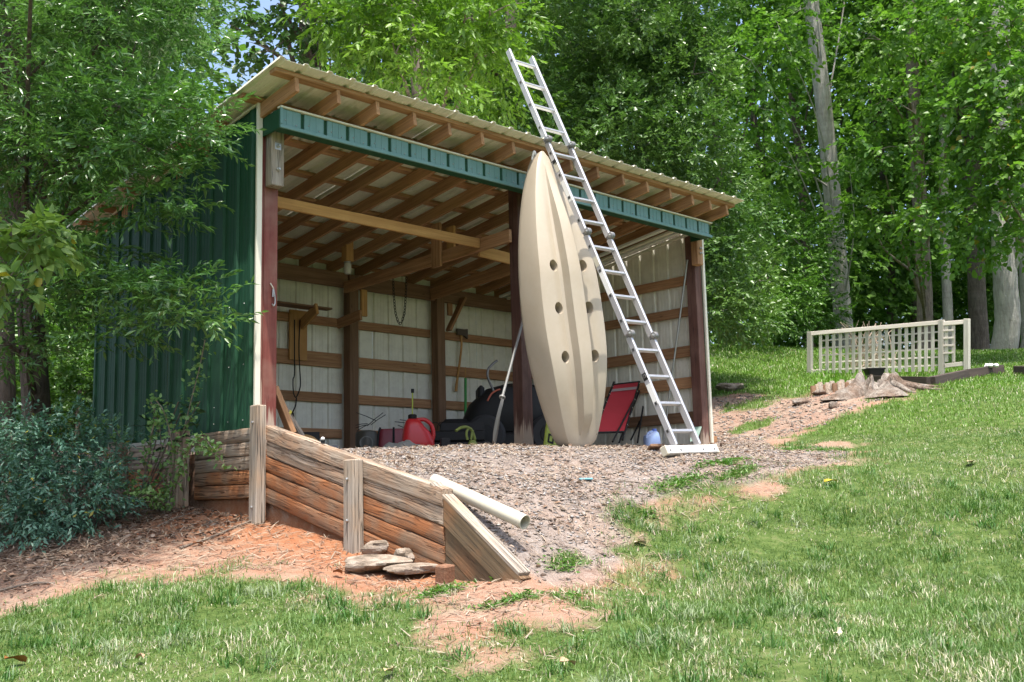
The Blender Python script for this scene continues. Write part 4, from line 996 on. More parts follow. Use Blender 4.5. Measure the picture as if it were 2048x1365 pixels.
# stump with spreading roots
k = NT('dead_wood'); o_ = k.obj(); n1 = k.noise(k.scaled(o_, (9, 9, 2.0)), 1.5, 6, .7, 1.2); n2 = k.noise(o_, 4, 4)
m_dead = k.end(k.bsdf(k.mix(k.ramp(n2, ((.4, (0, 0, 0)), (.6, (1, 1, 1)))), k.ramp(n1, ((.3, (.10, .08, .065)), (.5, (.27, .235, .20)), (.7, (.40, .36, .32)))), k.ramp(n1, ((.3, (.07, .045, .03)), (.7, (.26, .19, .145))))), .9, 0, .2, n1, 1.0, .05))
sp_ = hit(1757, 786); stp = thing('tree_stump', sp_, 'rotted grey tree stump with spreading roots by the raised bed', 'stump')
rg = np.random.default_rng(5); b = MB(); rings = []; ns = 72
prof = [(.66, -.14), (.52, -.04), (.43, .03), (.37, .08), (.33, .13), (.30, .18), (.275, .22), (.25, .25), (.22, .22), (.19, .15), (.17, .05), (.10, -.05)]
th_ = [2*math.pi*i/ns for i in range(ns)]
lob = [1+.26*math.sin(5*t+.6)+.12*math.sin(9*t+1)+.07*math.sin(17*t)+rg.uniform(-.05, .05) for t in th_]
topz = [.06*math.sin(3*t+2)+.05*math.sin(8*t)+rg.uniform(-.02, .02)-(.20 if 3.5 < t < 4.6 else 0) for t in th_]
for j, (r, z) in enumerate(prof):
    k1 = 1+(np.array(lob)-1)*min(1, r*2.2); f_ = min(1, max(0, (z+.02)/.24)) if j < 8 else 1
    rings.append([(r*k1[i]*1.3*math.cos(th_[i])+rg.uniform(-.008, .008), r*k1[i]*math.sin(th_[i])+rg.uniform(-.008, .008), (z+topz[i]*f_)*.95) for i in range(ns)])
b.loft(rings); b.build('trunk_base', m_dead, stp, T(sp_), 35)
for i, (a, L) in enumerate(((3.4, .35), (4.0, .30), (4.6, .42), (5.1, .62), (5.6, .75), (.4, .3), (2.6, .45))):
    ps = [(sp_[0]+math.cos(a+.12*math.sin(3*t+i))*(.22+L*t), sp_[1]+math.sin(a+.12*math.sin(3*t+i))*(.22+L*t)) for t in np.linspace(0, 1, 7)]
    ps = [(x, y, gz(x, y)+.12*(1-j/6)**1.5) for j, (x, y) in enumerate(ps)]
    bent_tube('root', ps, [.06, .055, .05, .04, .032, .024, .012], m_dead, stp, 8)
for i, (px, py, s_, sd_, lb) in enumerate(((1462, 781, (.36, .24, .09), 21, 'flat grey boulder in the grass right of the shed corner'), (1600, 808, (.24, .10, .06), 22, 'grey root lump on bare soil left of the stump'), (1666, 816, (.13, .07, .06), 23, 'small broken root piece between stump and lawn edge'), (1640, 790, (.15, .09, .06), 24, 'rough grey lump just left of the stump'))):
    q = hit(px, py); rock('grey_lump', q+np.array((0, 0, s_[2]*.4)), s_, sd_, m_stone if i == 0 else m_dead, label=lb, cat='rock' if i == 0 else 'root')

# ------------------------------------------------------------------ foliage
def unit(v): return v/np.maximum(np.linalg.norm(v, axis=-1, keepdims=True), 1e-9)
def leaf_geom(B, D, N, L, Wd, kind, droop=.12):
    """arrays of leaves -> vertices and faces; B base, D direction, N upper side"""
    n = len(B); D = unit(D); N = unit(N-D*(N*D).sum(-1, keepdims=True)); S = np.cross(D, N)
    L = L[:, None]; Wd = Wd[:, None]
    tip = B+D*L-N*L*droop
    if kind == 'lance':
        md = B+D*L*.45; V = np.stack([B, md+S*Wd*.5+N*Wd*.12, tip, md-S*Wd*.5+N*Wd*.12], 1)
        i = np.arange(n)[:, None]*4; F = np.concatenate([i+np.array([[0, 1, 2]]), i+np.array([[0, 2, 3]])])
        return V.reshape(-1, 3), F, 4
    a = B+D*L*.30; c = B+D*L*.68-N*L*droop*.4
    V = np.stack([B, a+S*Wd*.5+N*Wd*.10, c+S*Wd*.32+N*Wd*.06, tip, c-S*Wd*.32+N*Wd*.06, a-S*Wd*.5+N*Wd*.10], 1)
    i = np.arange(n)[:, None]*6; F = np.concatenate([i+np.array([[0, 1, 2, 3]]), i+np.array([[0, 3, 4, 5]])])
    return V.reshape(-1, 3), F, 6
def sprays(P, A, K, slen, L, Wd, kind, rg, palette, hang=.25, up=.8, spread=.85, yellow=0.0, jitter=.35, clump=None):
    """K leaves along a twig at each P heading A -> vertices, faces, colours"""
    S = len(P); t = (np.arange(K)+.5)/K; A = unit(A)
    side = unit(np.cross(A, np.array([0, 0, 1.0])+rg.normal(0, .25, (S, 3))))
    sg = np.where(np.arange(K) % 2 == 0, 1.0, -1.0)
    sl_ = slen*rg.uniform(.7, 1.25, (S, 1, 1))
    B = P[:, None, :]+A[:, None, :]*t[None, :, None]*sl_-np.array([0, 0, 1.0])*(t[None, :, None]**2*sl_*hang)
    D = A[:, None, :]*(.45+.5*t[None, :, None])+side[:, None, :]*sg[None, :, None]*spread*(1-.55*t[None, :, None])+rg.normal(0, jitter, (S, K, 3))-np.array([0, 0, hang])
    N = np.array([0, 0, up])+A[:, None, :]*.15+rg.normal(0, .38, (S, K, 3))
    ln = L*rg.uniform(.65, 1.2, (S, K)); wd = Wd*rg.uniform(.75, 1.2, (S, K))
    V, F, nv = leaf_geom(B.reshape(-1, 3), D.reshape(-1, 3), N.reshape(-1, 3), ln.ravel(), wd.ravel(), kind)
    lo, hi = np.array(palette[0]), np.array(palette[1])
    cs = rg.uniform(0, 1, (S, 1, 1))*.6+rg.uniform(0, 1, (S, K, 1))*.4
    if clump is not None: cs = .5*cs+.5*clump[:, None, None]
    Cc = lo+(hi-lo)*cs
    if yellow > 0:
        m = rg.uniform(0, 1, (S, K, 1)) < yellow; Cc = np.where(m, np.array((.30, .26, .03)), Cc)
    Cc = np.repeat(Cc.reshape(-1, 3), nv, 0)
    return V, F, Cc
def leaf_object(name, parts, mat_, parent, m):
    off = 0; Vs, Fs, Cs = [], [], []
    for V, F, Cc in parts: Vs.append(V); Fs.append(F+off); Cs.append(Cc); off += len(V)
    V = np.concatenate(Vs); inv = np.array(m.inverted()); V = V@inv[:3, :3].T+inv[:3, 3]
    me = bpy.data.meshes.new(name); fill_mesh(me, V, np.concatenate(Fs), np.concatenate(Cs)); me.materials.append(mat_)
    return put(bpy.data.objects.new(name, me), parent, m)
def blob_sprays(blobs, dens, rg, shell=.35):
    """points and headings of twigs on and inside uneven ellipsoids; blob = (x, y, z, rh, rv[, factor])"""
    P, A, Cl = [], [], []
    for b_ in blobs:
        c = np.array(b_[:3]); rh, rv = b_[3], b_[4]; n = max(6, int(dens*rh*(rh+rv)*(b_[5] if len(b_) > 5 else 1)))
        q = unit(rg.normal(size=(n, 3))); w1 = unit(rg.normal(size=(4, 3))); ph = rg.uniform(0, 6, 4)
        lump = 1+.16*sum(np.sin(3.2*(q@w1[i])+ph[i]) for i in range(4))
        r = (1-shell*rg.uniform(0, 1, n)**1.6)*lump
        P.append(c+q*r[:, None]*np.array([rh, rh, rv])); a = q+rg.normal(0, .45, (n, 3)); A.append(a)
        Cl.append(np.full(n, rg.uniform(0, 1)))
    return np.concatenate(P), np.concatenate(A), np.concatenate(Cl)
def bark(name, dark, light, sc=1.0):
    k = NT(name); o_ = k.obj(); v = k.scaled(o_, (7*sc, 7*sc, 1.6*sc)); n1 = k.noise(v, 2.0, 7, .7, .8); n2 = k.noise(o_, 1.2, 3)
    ring_ = k.noise(k.scaled(o_, (1.5, 1.5, 11)), 1.0, 3)
    c = k.ramp(k.math('ADD', k.math('MULTIPLY', n1, .75), k.math('MULTIPLY', ring_, .25)), ((.32, dark), (.62, light)))
    c = k.mix(k.ramp(n2, ((.52, (0, 0, 0)), (.72, (.3, .3, .3)))), c, (.16, .17, .13))
    return k.end(k.bsdf(c, .92, 0, .15, n1, .9, .05))
bk_grey = bark('pale_poplar_bark', (.26, .24, .215), (.48, .455, .415)); bk_dark = bark('dark_oak_bark', (.05, .04, .032), (.17, .14, .115)); bk_mid = bark('brown_bark', (.12, .095, .075), (.34, .28, .225))
LC = {
 'oak': dict(K=13, slen=.30, L=.092, Wd=.025, kind='lance', flat=.4, palette=((.045, .13, .035), (.16, .30, .085)), hang=.05, mat=leafmat('willow_oak_leaf', .28, .33, .7)),
 'hick': dict(K=9, slen=.32, L=.125, Wd=.045, kind='ovate', palette=((.085, .19, .02), (.22, .36, .04)), hang=.45, mat=leafmat('hickory_leaf', .42, .4)),
 'maple': dict(K=8, slen=.30, L=.105, Wd=.085, kind='ovate', palette=((.03, .08, .02), (.08, .16, .035)), hang=.35, mat=leafmat('dark_maple_leaf', .4, .25)),
 'holly': dict(K=10, slen=.26, L=.082, Wd=.042, kind='ovate', palette=((.045, .115, .03), (.14, .24, .06)), hang=.05, mat=leafmat('glossy_evergreen_leaf', .34, .28, .5)),
 'tulip': dict(K=7, slen=.42, L=.135, Wd=.105, kind='ovate', palette=((.07, .175, .03), (.20, .35, .055)), hang=.35, mat=leafmat('tulip_tree_leaf', .42, .42)),
 'far': dict(K=8, slen=.6, L=.22, Wd=.15, kind='ovate', palette=((.06, .15, .03), (.17, .30, .055)), hang=.25, mat=leafmat('far_leaf', .5, .42, .3)),
 'dog': dict(K=6, slen=.20, L=.115, Wd=.062, kind='ovate', palette=((.12, .24, .06), (.24, .34, .09)), hang=.4, mat=leafmat('dogwood_leaf', .45, .4)),
 'nand': dict(K=12, slen=.22, L=.052, Wd=.019, kind='lance', palette=((.055, .15, .105), (.15, .28, .19)), hang=.25, mat=leafmat('nandina_leaf', .38, .15)),
 'shrub': dict(K=10, slen=.28, L=.085, Wd=.05, kind='ovate', palette=((.045, .125, .02), (.15, .28, .05)), hang=.1, mat=leafmat('shrub_leaf', .4, .3)),
}
def crown(name, blobs, cls, dens, parent, m, seed, yellow=0.0, shell=.4):
    rg = np.random.default_rng(seed); q = LC[cls]; P, A, Cl = blob_sprays(blobs, dens, rg, shell); A[:, 2] *= q.get('flat', .8)
    part = sprays(P, A, q['K'], q['slen'], q['L'], q['Wd'], q['kind'], rg, q['palette'], q['hang'], yellow=yellow, clump=Cl)
    return leaf_object(name, [part], q['mat'], parent, m)
def tree(name, label, trunk, radii, blobs, cls, dens, bk, seed, cat='tree', group=None, yellow=0.0, limbs=8, shell=.4, limb_r=.35, flare=True):
    """trunk: world points from the ground up; blobs: world ellipsoids"""
    trunk = [np.array(p, float) for p in trunk]; base = trunk[0]
    t = thing(name, base, label, cat, group); m = WM[t.name]; rg = random.Random(seed)
    tp = curve(trunk, 7); nT = len(tp); b = MB(); rs = [radii[0]+(radii[1]-radii[0])*(i/(nT-1))**.8 for i in range(nT)]
    if flare: rs[0] *= 1.5; rs[1] *= 1.15
    P0 = Vector(base); b.tube([Vector(p)-P0+Vector((rg.uniform(-.3, .3)*rs[i]*.1, rg.uniform(-.3, .3)*rs[i]*.1, 0)) for i, p in enumerate(tp)], rs, 12)
    b.build('trunk', bk, t, m, 60)
    hub = tp
    for bl in sorted(blobs, key=lambda q: -q[3]*q[4])[:limbs]:
        c = np.array(bl[:3]); cand = [i for i in range(2, nT) if hub[i][2] < c[2]-.15] or [nT//2]
        i0 = cand[-1] if rg.random() < .5 else cand[len(cand)//2]
        s0 = hub[i0]; mid_ = (s0+c)/2+np.array((rg.uniform(-.2, .2), rg.uniform(-.2, .2), rg.uniform(.0, .25)))*np.linalg.norm(c-s0)*.35
        pth = curve([s0, mid_, c], 5); r0 = rs[i0]*limb_r; br = MB()
        br.tube([Vector(p)-P0 for p in pth], [r0*(1-.8*i/(len(pth)-1)) for i in range(len(pth))], 6)
        for _ in range(3):
            e = c+np.array([rg.uniform(-1, 1)*bl[3], rg.uniform(-1, 1)*bl[3], rg.uniform(-.6, .9)*bl[4]])*.8
            br.tube([Vector(p)-P0 for p in curve([c, (c+e)/2+np.array((0, 0, .1*bl[4])), e], 3)], [r0*.3, r0*.25, r0*.2, r0*.16, r0*.12, r0*.09, r0*.06], 5)
        br.build('limb', bk, t, m, 60)
    if blobs: crown('crown', blobs, cls, dens, t, m, seed, yellow, shell)
    return t
def B(px, py, d, rh, rv, f=1.0): return tuple(at(px, py, d=d))+(rh, rv, f)
def gp(x, y, dz=-.1): return (x, y, gz(x, y)+dz)

# willow oak beside the left wall
tb = at(72, 830, d=10.3)
oak_b = [B(50, 110, 9.8, .62, 0.310), B(190, 40, 9.6, .6, 0.279), B(268, 100, 9.2, .42, 0.260), B(350, 20, 9.9, .22, 0.155), B(120, 215, 9.2, .5, 0.260), B(240, 215, 8.8, .45, 0.223), B(330, 215, 8.6, .34, 0.161), B(375, 275, 8.5, .22, 0.081), B(398, 265, 8.4, .10, 0.031), B(300, 300, 8.6, .34, 0.124), B(205, 310, 8.9, .42, 0.161), B(90, 330, 9.4, .5, 0.248), B(20, 270, 9.5, .45, 0.310), B(365, 345, 8.55, .2, 0.056), B(330, 395, 8.6, .26, 0.074), B(340, 425, 8.5, .16, 0.043), B(250, 430, 9.0, .26, 0.081), B(60, 480, 9.6, .36, 0.155), B(150, 500, 9.2, .34, 0.112),
  B(120, 560, 9.0, .4, 0.099), B(215, 570, 8.8, .36, 0.081), B(300, 575, 8.5, .30, 0.068), B(365, 585, 8.35, .24, 0.062), B(388, 615, 8.25, .16, 0.043), B(380, 640, 8.3, .20, 0.043), B(300, 640, 8.6, .26, 0.056), B(210, 670, 8.8, .26, 0.056), B(80, 620, 9.4, .36, 0.124), B(20, 690, 9.2, .3, 0.124),
  (-1.6, 1.6, 5.0, 1.1, .7, .3), (-.6, 2.4, 5.2, 1.2, .8, .6), (-2.2, 2.6, 5.0, 1.2, .9, .5), (-2.2, -1.0, 4.6, .8, .4, .6), (-1.5, -1.3, 4.4, .5, .3, .5), (-2.9, -1.5, 4.6, .8, .4, .8), (-3.2, .9, 4.8, 1.1, .7, .35), (-.9, 3.4, 6.0, 1.4, 1.0, .5), (-3.4, -.3, 5.6, 1.0, .6, .3), (.0, 3.4, 4.7, .9, .6, .6), (-.40, 1.3, 4.0, .6, .3, 1.3), (-.55, .45, 4.3, .5, .28, 1.4), (-.5, 2.1, 4.0, .6, .35, 1.2), (-3.9, 1.6, 3.6, .9, .7, .5), (-3.6, 2.8, 2.4, .8, .8, .6)]
tree('willow_oak', 'narrow-leaved willow oak overhanging the left end of the shed', [tb+np.array((0, 0, -.9)), tb, at(55, 560, d=10.3), at(35, 330, d=10.4), at(22, 60, d=10.5), at(15, -300, d=10.8), at(30, -700, d=11)], (.155, .06), oak_b, 'oak', 330, bk_dark, 11, limbs=30, limb_r=.22)
tb = at(22, 840, d=12.5)
tree('young_tree', 'dark slim trunk standing left of the willow oak', [tb+np.array((0, 0, -.8)), at(12, 500, d=12.5), at(25, 200, d=12.6), at(40, -200, d=12.8)], (.11, .05), [B(40, 60, 12.5, .9, .8), B(150, 130, 12.6, .9, .7), B(20, 300, 12.2, .7, .6), B(160, 330, 12.4, .8, .6), B(90, 450, 12.3, .7, .5), B(60, -150, 12.8, 1.3, 1.0, .35)], 'oak', 120, bk_dark, 12, limbs=6)
tree('dogwood_sapling', 'dogwood sapling with yellowing leaves at the left picture edge', [gp(-3.1, .2), at(-70, 700, d=7.4), at(-50, 520, d=7.5), at(0, 440, d=7.6)], (.035, .012), [B(25, 455, 7.6, .16, .07), B(85, 470, 7.7, .13, .06), B(115, 455, 7.8, .07, .05), B(20, 585, 7.5, .09, .04), B(-60, 520, 7.5, .2, .1), B(60, 500, 7.7, .12, .04)], 'dog', 520, bk_mid, 13, limbs=4, yellow=.06, flare=False)
# behind the shed
tree('maple_tree', 'dark-leaved maple behind the left end of the shed roof', [gp(2.0, 8.5), at(620, 500, d=15.5), at(618, 200, d=15.5), at(612, -80, d=15.6), at(600, -400, d=16)], (.20, .09), [B(480, 60, 14.5, .42, .2, .6), B(545, 105, 14.3, .40, .16, .7), B(605, 60, 14.8, .5, .35, .9), B(560, 10, 14.6, .5, .25, .7), B(660, 120, 15, .5, .35), B(440, 10, 14.8, .35, .15, .6), B(560, -140, 15, 1.2, .6, .35), B(650, -120, 15.4, 1.4, .9, .35), B(480, 150, 14.6, .3, .15), B(640, 20, 15.2, .6, .4)], 'maple', 85, bk_dark, 14, limbs=8)
tree('hickory_tree', 'hickory with bright yellow-green leaves above the shed roof', [gp(4.6, 6.6), at(840, 420, d=16), at(835, 150, d=16), at(830, -200, d=16.2)], (.17, .08), [B(720, 60, 13.6, .5, .36), B(790, 110, 13.4, .45, .3), B(860, 160, 13.3, .34, .2), B(905, 170, 13.2, .2, .1), B(840, 50, 13.8, .6, .4), B(930, 40, 13.8, .5, .4), B(760, 10, 13.8, .6, .4), B(980, 30, 14, .45, .4), B(960, 120, 14.2, .42, .32), B(1000, 190, 14.4, .3, .24), B(730, 155, 13.8, .3, .2), B(680, 30, 13.6, .4, .3), B(830, -150, 14, 1.5, .9, .35)], 'hick', 170, bk_mid, 15, limbs=8)
tree('maple_tree', 'shadowy green maple between the hickory and the big evergreen', [gp(7.2, 7.6), at(1010, 400, d=18.6), at(1020, 100, d=18.6), at(1030, -200, d=19)], (.19, .08), [B(920, 90, 17, .8, .6), B(1000, 60, 17, .7, .6), B(960, 200, 17, .8, .5), B(1020, 240, 16.8, .6, .45), B(880, 220, 17, .7, .4), B(1000, 320, 16.8, .6, .4), B(940, -120, 17.5, 1.8, 1.0, .35), B(780, 190, 17, .7, .4), B(700, 130, 17, .7, .5)], 'hick', 75, bk_dark, 16, limbs=6)
ev = []
rgx = random.Random(4)
for (px, py) in ((1110, 60), (1190, 40), (1270, 30), (1350, 60), (1130, 150), (1220, 130), (1310, 130), (1390, 140), (1150, 240), (1240, 230), (1330, 220), (1400, 250), (1200, 310), (1290, 310), (1370, 330), (1430, 360), (1300, 390), (1390, 430), (1450, 450), (1420, 520), (1460, 560), (1430, 620), (1480, 620), (1080, 220), (1090, 330), (1360, 530), (1110, -40), (1250, -70), (1380, -40)):
    ev.append(B(px+rgx.uniform(-12, 12), py+rgx.uniform(-12, 12), 17.0+rgx.uniform(-.8, 1.0), .52*rgx.uniform(.8, 1.15), .46*rgx.uniform(.8, 1.15)))
for (px, py) in ((1200, 180), (1300, 180), (1250, 350), (1380, 380), (1150, 90), (1340, 60), (1430, 560), (1280, 480), (1180, 450)): ev.append(B(px, py, 18.4, .9, .8, .8))
tree('evergreen_tree', 'dense glossy evergreen tree towering behind the right half of the shed', [gp(11.2, 6.3), at(1290, 500, d=19), at(1280, 250, d=19), at(1270, 0, d=19), at(1265, -250, d=19.2)], (.20, .06), ev+[B(1250, -250, 18.6, 1.4, 1.4, .35)], 'holly', 300, bk_dark, 17, limbs=14)
tree('understory_shrub', 'broad dark shrub in shade right of the shed corner', [gp(14.2, 8.6), at(1500, 600, d=24), at(1505, 540, d=24)], (.06, .03), [B(1470, 600, 22.5, .9, .7), B(1540, 590, 24, 1.0, .7), B(1590, 560, 25, .9, .8), B(1540, 500, 25, 1.0, .7), B(1600, 480, 26, 1.0, .8), B(1500, 640, 23.4, .8, .4), B(1580, 635, 25, .9, .45), B(1630, 620, 26, .7, .5)], 'shrub', 120, bk_dark, 18, cat='shrub', limbs=5, flare=False)
# right-hand wood
def TPt(px, py, d): return at(px, py, d=d)
tree('tulip_poplar', 'tall pale poplar trunk standing behind the left end of the trellis', [gp(20.0, 5.7, -.2), TPt(1687, 650, 27), TPt(1664, 380, 27), TPt(1640, 150, 27), TPt(1622, 0, 27), TPt(1600, -250, 27.5), TPt(1585, -600, 28)], (.25, .16), [B(1560, 60, 25, .8, .6), B(1600, 20, 24.8, .6, .4), B(1500, 120, 25, .9, .6), B(1530, 220, 25.5, .8, .5), B(1560, 330, 26, .8, .5), B(1520, 420, 26, .8, .5), B(1600, -150, 26, 2.0, 1.4, .35), B(1700, -250, 27, 2.2, 1.6, .35), B(1700, 345, 25.8, .35, .16)], 'tulip', 58, bk_grey, 21, limbs=9, limb_r=.13)
tree('tulip_poplar', 'brownish poplar trunk rising behind the middle of the trellis', [gp(25.0, 6.1, -.2), TPt(1850, 620, 31), TPt(1838, 380, 31), TPt(1826, 150, 31), TPt(1818, -50, 31), TPt(1810, -400, 31.5)], (.24, .15), [B(1760, 80, 25, .8, .5), B(1820, 40, 25, .8, .5), B(1790, 200, 24.6, .7, .4), B(1760, 300, 24.6, .7, .35), B(1740, 420, 25, .8, .4), B(1800, 440, 25, .7, .35), B(1860, 500, 25, .6, .3), B(1750, 180, 26, .7, .5), B(1850, 330, 25, .6, .35), B(1790, -150, 26, 2.4, 1.5, .35)], 'tulip', 74, bk_mid, 22, limbs=9, limb_r=.24)
tree('maple_tree', 'leafy maple with sunlit sprays at the right picture edge', [gp(22.6, -1.2, -.2), TPt(2140, 620, 22.5), TPt(2120, 300, 22.5), TPt(2100, 0, 22.5)], (.22, .12), [B(2010, 60, 20.5, .8, .5), B(1950, 140, 20.5, .6, .4), B(2030, 180, 20, .7, .4), B(1920, 220, 20.4, .5, .3), B(1990, 260, 20, .6, .35), B(2040, 330, 19.8, .6, .4), B(1960, 330, 20.2, .5, .26), B(2000, 420, 20, .6, .35), B(1900, 410, 20.6, .5, .22), B(1850, 440, 20.8, .4, .16), B(2040, 480, 20, .5, .3), B(1960, 490, 20.3, .4, .2), B(1920, 40, 21, .7, .5), B(2080, 250, 20, .8, .8), B(2000, -120, 21, 1.6, .9, .35)], 'tulip', 110, bk_mid, 23, limbs=12, limb_r=.3, yellow=.02)
tree('twin_trunk_tree', 'thick grey tree with flaring base right of the trellis', [gp(20.4, 2.1, -.2), TPt(2015, 640, 24.6), TPt(2008, 520, 24.6), TPt(2005, 380, 24.8), TPt(2000, 100, 25), TPt(1990, -300, 25.5)], (.30, .2), [B(1960, -150, 25, 2, 1.2, .35), B(2080, -120, 25, 1.8, 1.2, .35), B(1990, 420, 24.6, .7, .4), B(2070, 380, 24, .7, .5)], 'tulip', 56, bk_grey, 24, limbs=4)
for (px, d, r, lb) in ((1831, 38, .22, 'dark trunk in shade just left of the brownish poplar'), (1895, 35, .17, 'slim grey trunk between the poplar and the trellis end post'), (1955, 30, .27, 'broad dark trunk leaning behind the right trellis post'), (2060, 27, .25, 'grey trunk at the far right edge of the wood')):
    g = at(px, 660, d=d); tree('wood_tree', lb, [gp(g[0], g[1], -.2), at(px-2, 560, d=d), at(px-8, 300, d=d), at(px-12, 0, d=d), at(px-16, -300, d=d)], (r, r*.6), [B(px-60, 120, d, 1.6, 1.0), B(px+60, 60, d, 1.6, 1.0), B(px, -80, d, 2.2, 1.4), B(px+20, 250, d, 1.3, .8)], 'far', 26, bk_dark if px in (1831, 1955) else bk_grey, int(px), limbs=4)
# the wood beyond: trees that close the view
rgx = random.Random(8); nfar = 0
FARL = ['tall tree behind the shed roof just right of the ladder top', "wood tree high behind the evergreen's left half", "wood tree glimpsed through the evergreen's right half", "wood tree just right of the roof's lower end", 'wood tree in shade left of the pale poplar trunk', 'wood tree directly behind the pale poplar trunk', 'wood tree between the pale poplar and the brownish poplar', "wood tree just left of the brownish poplar's crown", 'wood tree just right of the brownish poplar', 'wood tree behind the right half of the trellis', "wood tree above the thick grey tree's crown", 'wood tree past the right edge beyond the maple', "wood tree behind the hickory's left side", 'wood tree in the gap left of the green wall', 'wood tree farther left behind the oak trunk', 'wood tree at the left picture edge behind the slim trunk', 'wood tree beyond the left picture edge', "wood tree behind the hickory's right side"]
for (px, d, yb) in ((1040, 30, 420), (1180, 34, 500), (1330, 36, 560), (1450, 33, 600), (1540, 40, 610), (1620, 36, 620), (1720, 44, 610), (1790, 38, 600), (1870, 46, 600), (1960, 42, 590), (2040, 38, 590), (2130, 34, 560), (800, 27, 330), (240, 20, 620), (120, 22, 640), (20, 24, 640), (-80, 20, 640), (900, 32, 350)):
    g = at(px, 700, d=d); gx_, gy_ = g[0], g[1]; z0 = gz(gx_, gy_)
    s_ = d/30; bl = []
    for k_ in range(7 if px < 300 else 9):
        py = yb-rgx.uniform(0, 1)*(yb+150) if k_ > 2 else yb-rgx.uniform(-30, 70)
        bl.append(B(px+rgx.uniform(-75, 75), py, d+rgx.uniform(-1.5, 1.5), 1.35*s_*rgx.uniform(.8, 1.2), .95*s_*rgx.uniform(.8, 1.2)))
    bl.append(B(px, -200, d, 2.4*s_, 1.8*s_, .4)); bl.append(tuple(at(px, yb+60, d=d))+(1.2*s_, .8*s_, .7))
    tree('wood_tree', FARL[nfar], [(gx_, gy_, z0-.3), (gx_, gy_, z0+3), (gx_+.2, gy_, z0+7), (gx_+.1, gy_+.2, z0+11)], (.18*s_, .09*s_), bl, 'far', 24 if d > 24 else 34, bk_dark, 100+nfar, group='trees of the wood behind', limbs=4, shell=.6); nfar += 1

for i_, (px, py, d, lb) in enumerate(((160, 770, 14.5, 'sunlit shrub seen between the oak trunk and the green wall'), (120, 700, 16.5, 'leafy shrub in the gap behind the oak trunk'), (20, 790, 15, 'low shrub behind the nandina at the left edge'), (180, 640, 18, 'tall shrub beyond the back corner of the green wall'))):
    c_ = at(px, py, d=d); tree('understory_shrub', lb, [gp(c_[0], c_[1]), (c_[0], c_[1], gz(c_[0], c_[1])+.5), tuple(c_)], (.05, .02), [B(px, py, d, .7, .6), B(px-50, py+40, d, .7, .5), B(px+50, py-30, d+.3, .7, .5), B(px+10, py+90, d-.3, .7, .45), B(px+60, py+70, d, .6, .45), B(px-40, py-60, d, .6, .5)], 'shrub', 130, bk_mid, 300+i_, cat='shrub', limbs=3, flare=False)
# the unbroken wood far off, one mass
rg = np.random.default_rng(91); Pw = []
for (x0, x1, y0, y1, d0, d1, n_) in ((640, 2350, -60, 690, 46, 60, 7000), (-350, 385, -120, 860, 30, 40, 2600), (385, 660, 200, 520, 30, 38, 500)):
    dd = rg.uniform(d0, d1, n_); px = rg.uniform(x0, x1, n_); py = rg.uniform(y0, y1, n_)
    py = np.where((px > 1400) & (px < 1470) & (py < 40), py+120, py)
    Pw.append(CAM+(FW+RT*((px-CX)/FPX)[:, None]-UP*((py-CY)/FPX)[:, None])*dd[:, None])
Pw = np.concatenate(Pw); q = LC['far']
tag(leaf_object('far_woods', [sprays(Pw, unit(rg.normal(size=Pw.shape)), 8, 1.0, .42, .28, 'ovate', rg, ((.07, .16, .035), (.18, .31, .06)), .25)], q['mat'], None, I4), 'dense green wood closing the view behind the lawn', kind='stuff')
# ------------------------------------------------------------------ shrubs by the left wall
nb = thing('nandina_bush', gp(-1.15, 1.0, 0), 'blue-green nandina bush with fine leaves left of the shed', 'bush')
nbl = [B(40, 900, 8.6, .36, .22), B(120, 890, 8.7, .34, .2), B(190, 920, 8.7, .24, .2), B(60, 980, 8.3, .36, .22), B(150, 985, 8.4, .32, .22), B(205, 985, 8.5, .15, .16), B(30, 1040, 8.1, .3, .12), B(110, 1040, 8.2, .3, .12), B(-60, 940, 8.5, .45, .35), B(20, 860, 8.7, .25, .12)]
rg = np.random.default_rng(31); q = LC['nand']; P, A, Cl = blob_sprays(nbl, 720, rg, .5)
leaf_object('foliage', [sprays(P, A+np.array((0, 0, .2)), q['K'], q['slen'], q['L'], q['Wd'], q['kind'], rg, q['palette'], q['hang'], yellow=.012, clump=Cl)], q['mat'], nb, WM[nb.name])
b = MB(); P0 = Vector(gp(-1.15, 1.0, 0))
for i in range(22):
    bx, by = -1.15+rgx.uniform(-.25, .25), 1.0+rgx.uniform(-.25, .25); e = np.array(nbl[i % len(nbl)][:3])
    b.tube([Vector(p)-P0 for p in curve([(bx, by, gz(bx, by)-.05), ((bx+e[0])/2, (by+e[1])/2, gz(bx, by)+.35), e], 4)], .007, 5)
b.build('stems', bk_mid, nb, WM[nb.name])
# rambling rose with small round leaves
rs_ = thing('rambling_rose', gp(-.3, 1.15, 0), 'rambling thorny shrub with small round leaves against the timber wall', 'shrub')
stems = [[(330, 1010, 9.0), (325, 930, 8.9), (318, 850, 8.8), (300, 800, 8.7)], [(330, 1010, 9.0), (350, 920, 8.8), (370, 850, 8.8), (385, 790, 8.8), (398, 740, 8.8), (410, 680, 8.8)], [(320, 1010, 9), (290, 940, 8.8), (300, 880, 8.7), (310, 840, 8.7)], [(330, 1010, 8.9), (380, 900, 8.6), (420, 900, 8.4), (450, 930, 8.4)], [(320, 1015, 8.9), (270, 970, 8.7), (250, 1000, 8.6)], [(250, 890, 9.2), (220, 850, 9.2), (185, 855, 9.2)], [(340, 1005, 8.9), (390, 880, 8.5), (430, 900, 8.35)], [(345, 1010, 8.9), (345, 900, 8.7), (330, 830, 8.6), (312, 800, 8.6)], [(330, 1010, 8.8), (300, 990, 8.6), (275, 1000, 8.5)]]
rg = np.random.default_rng(41); b = MB(); P0 = WM[rs_.name].translation; parts = []
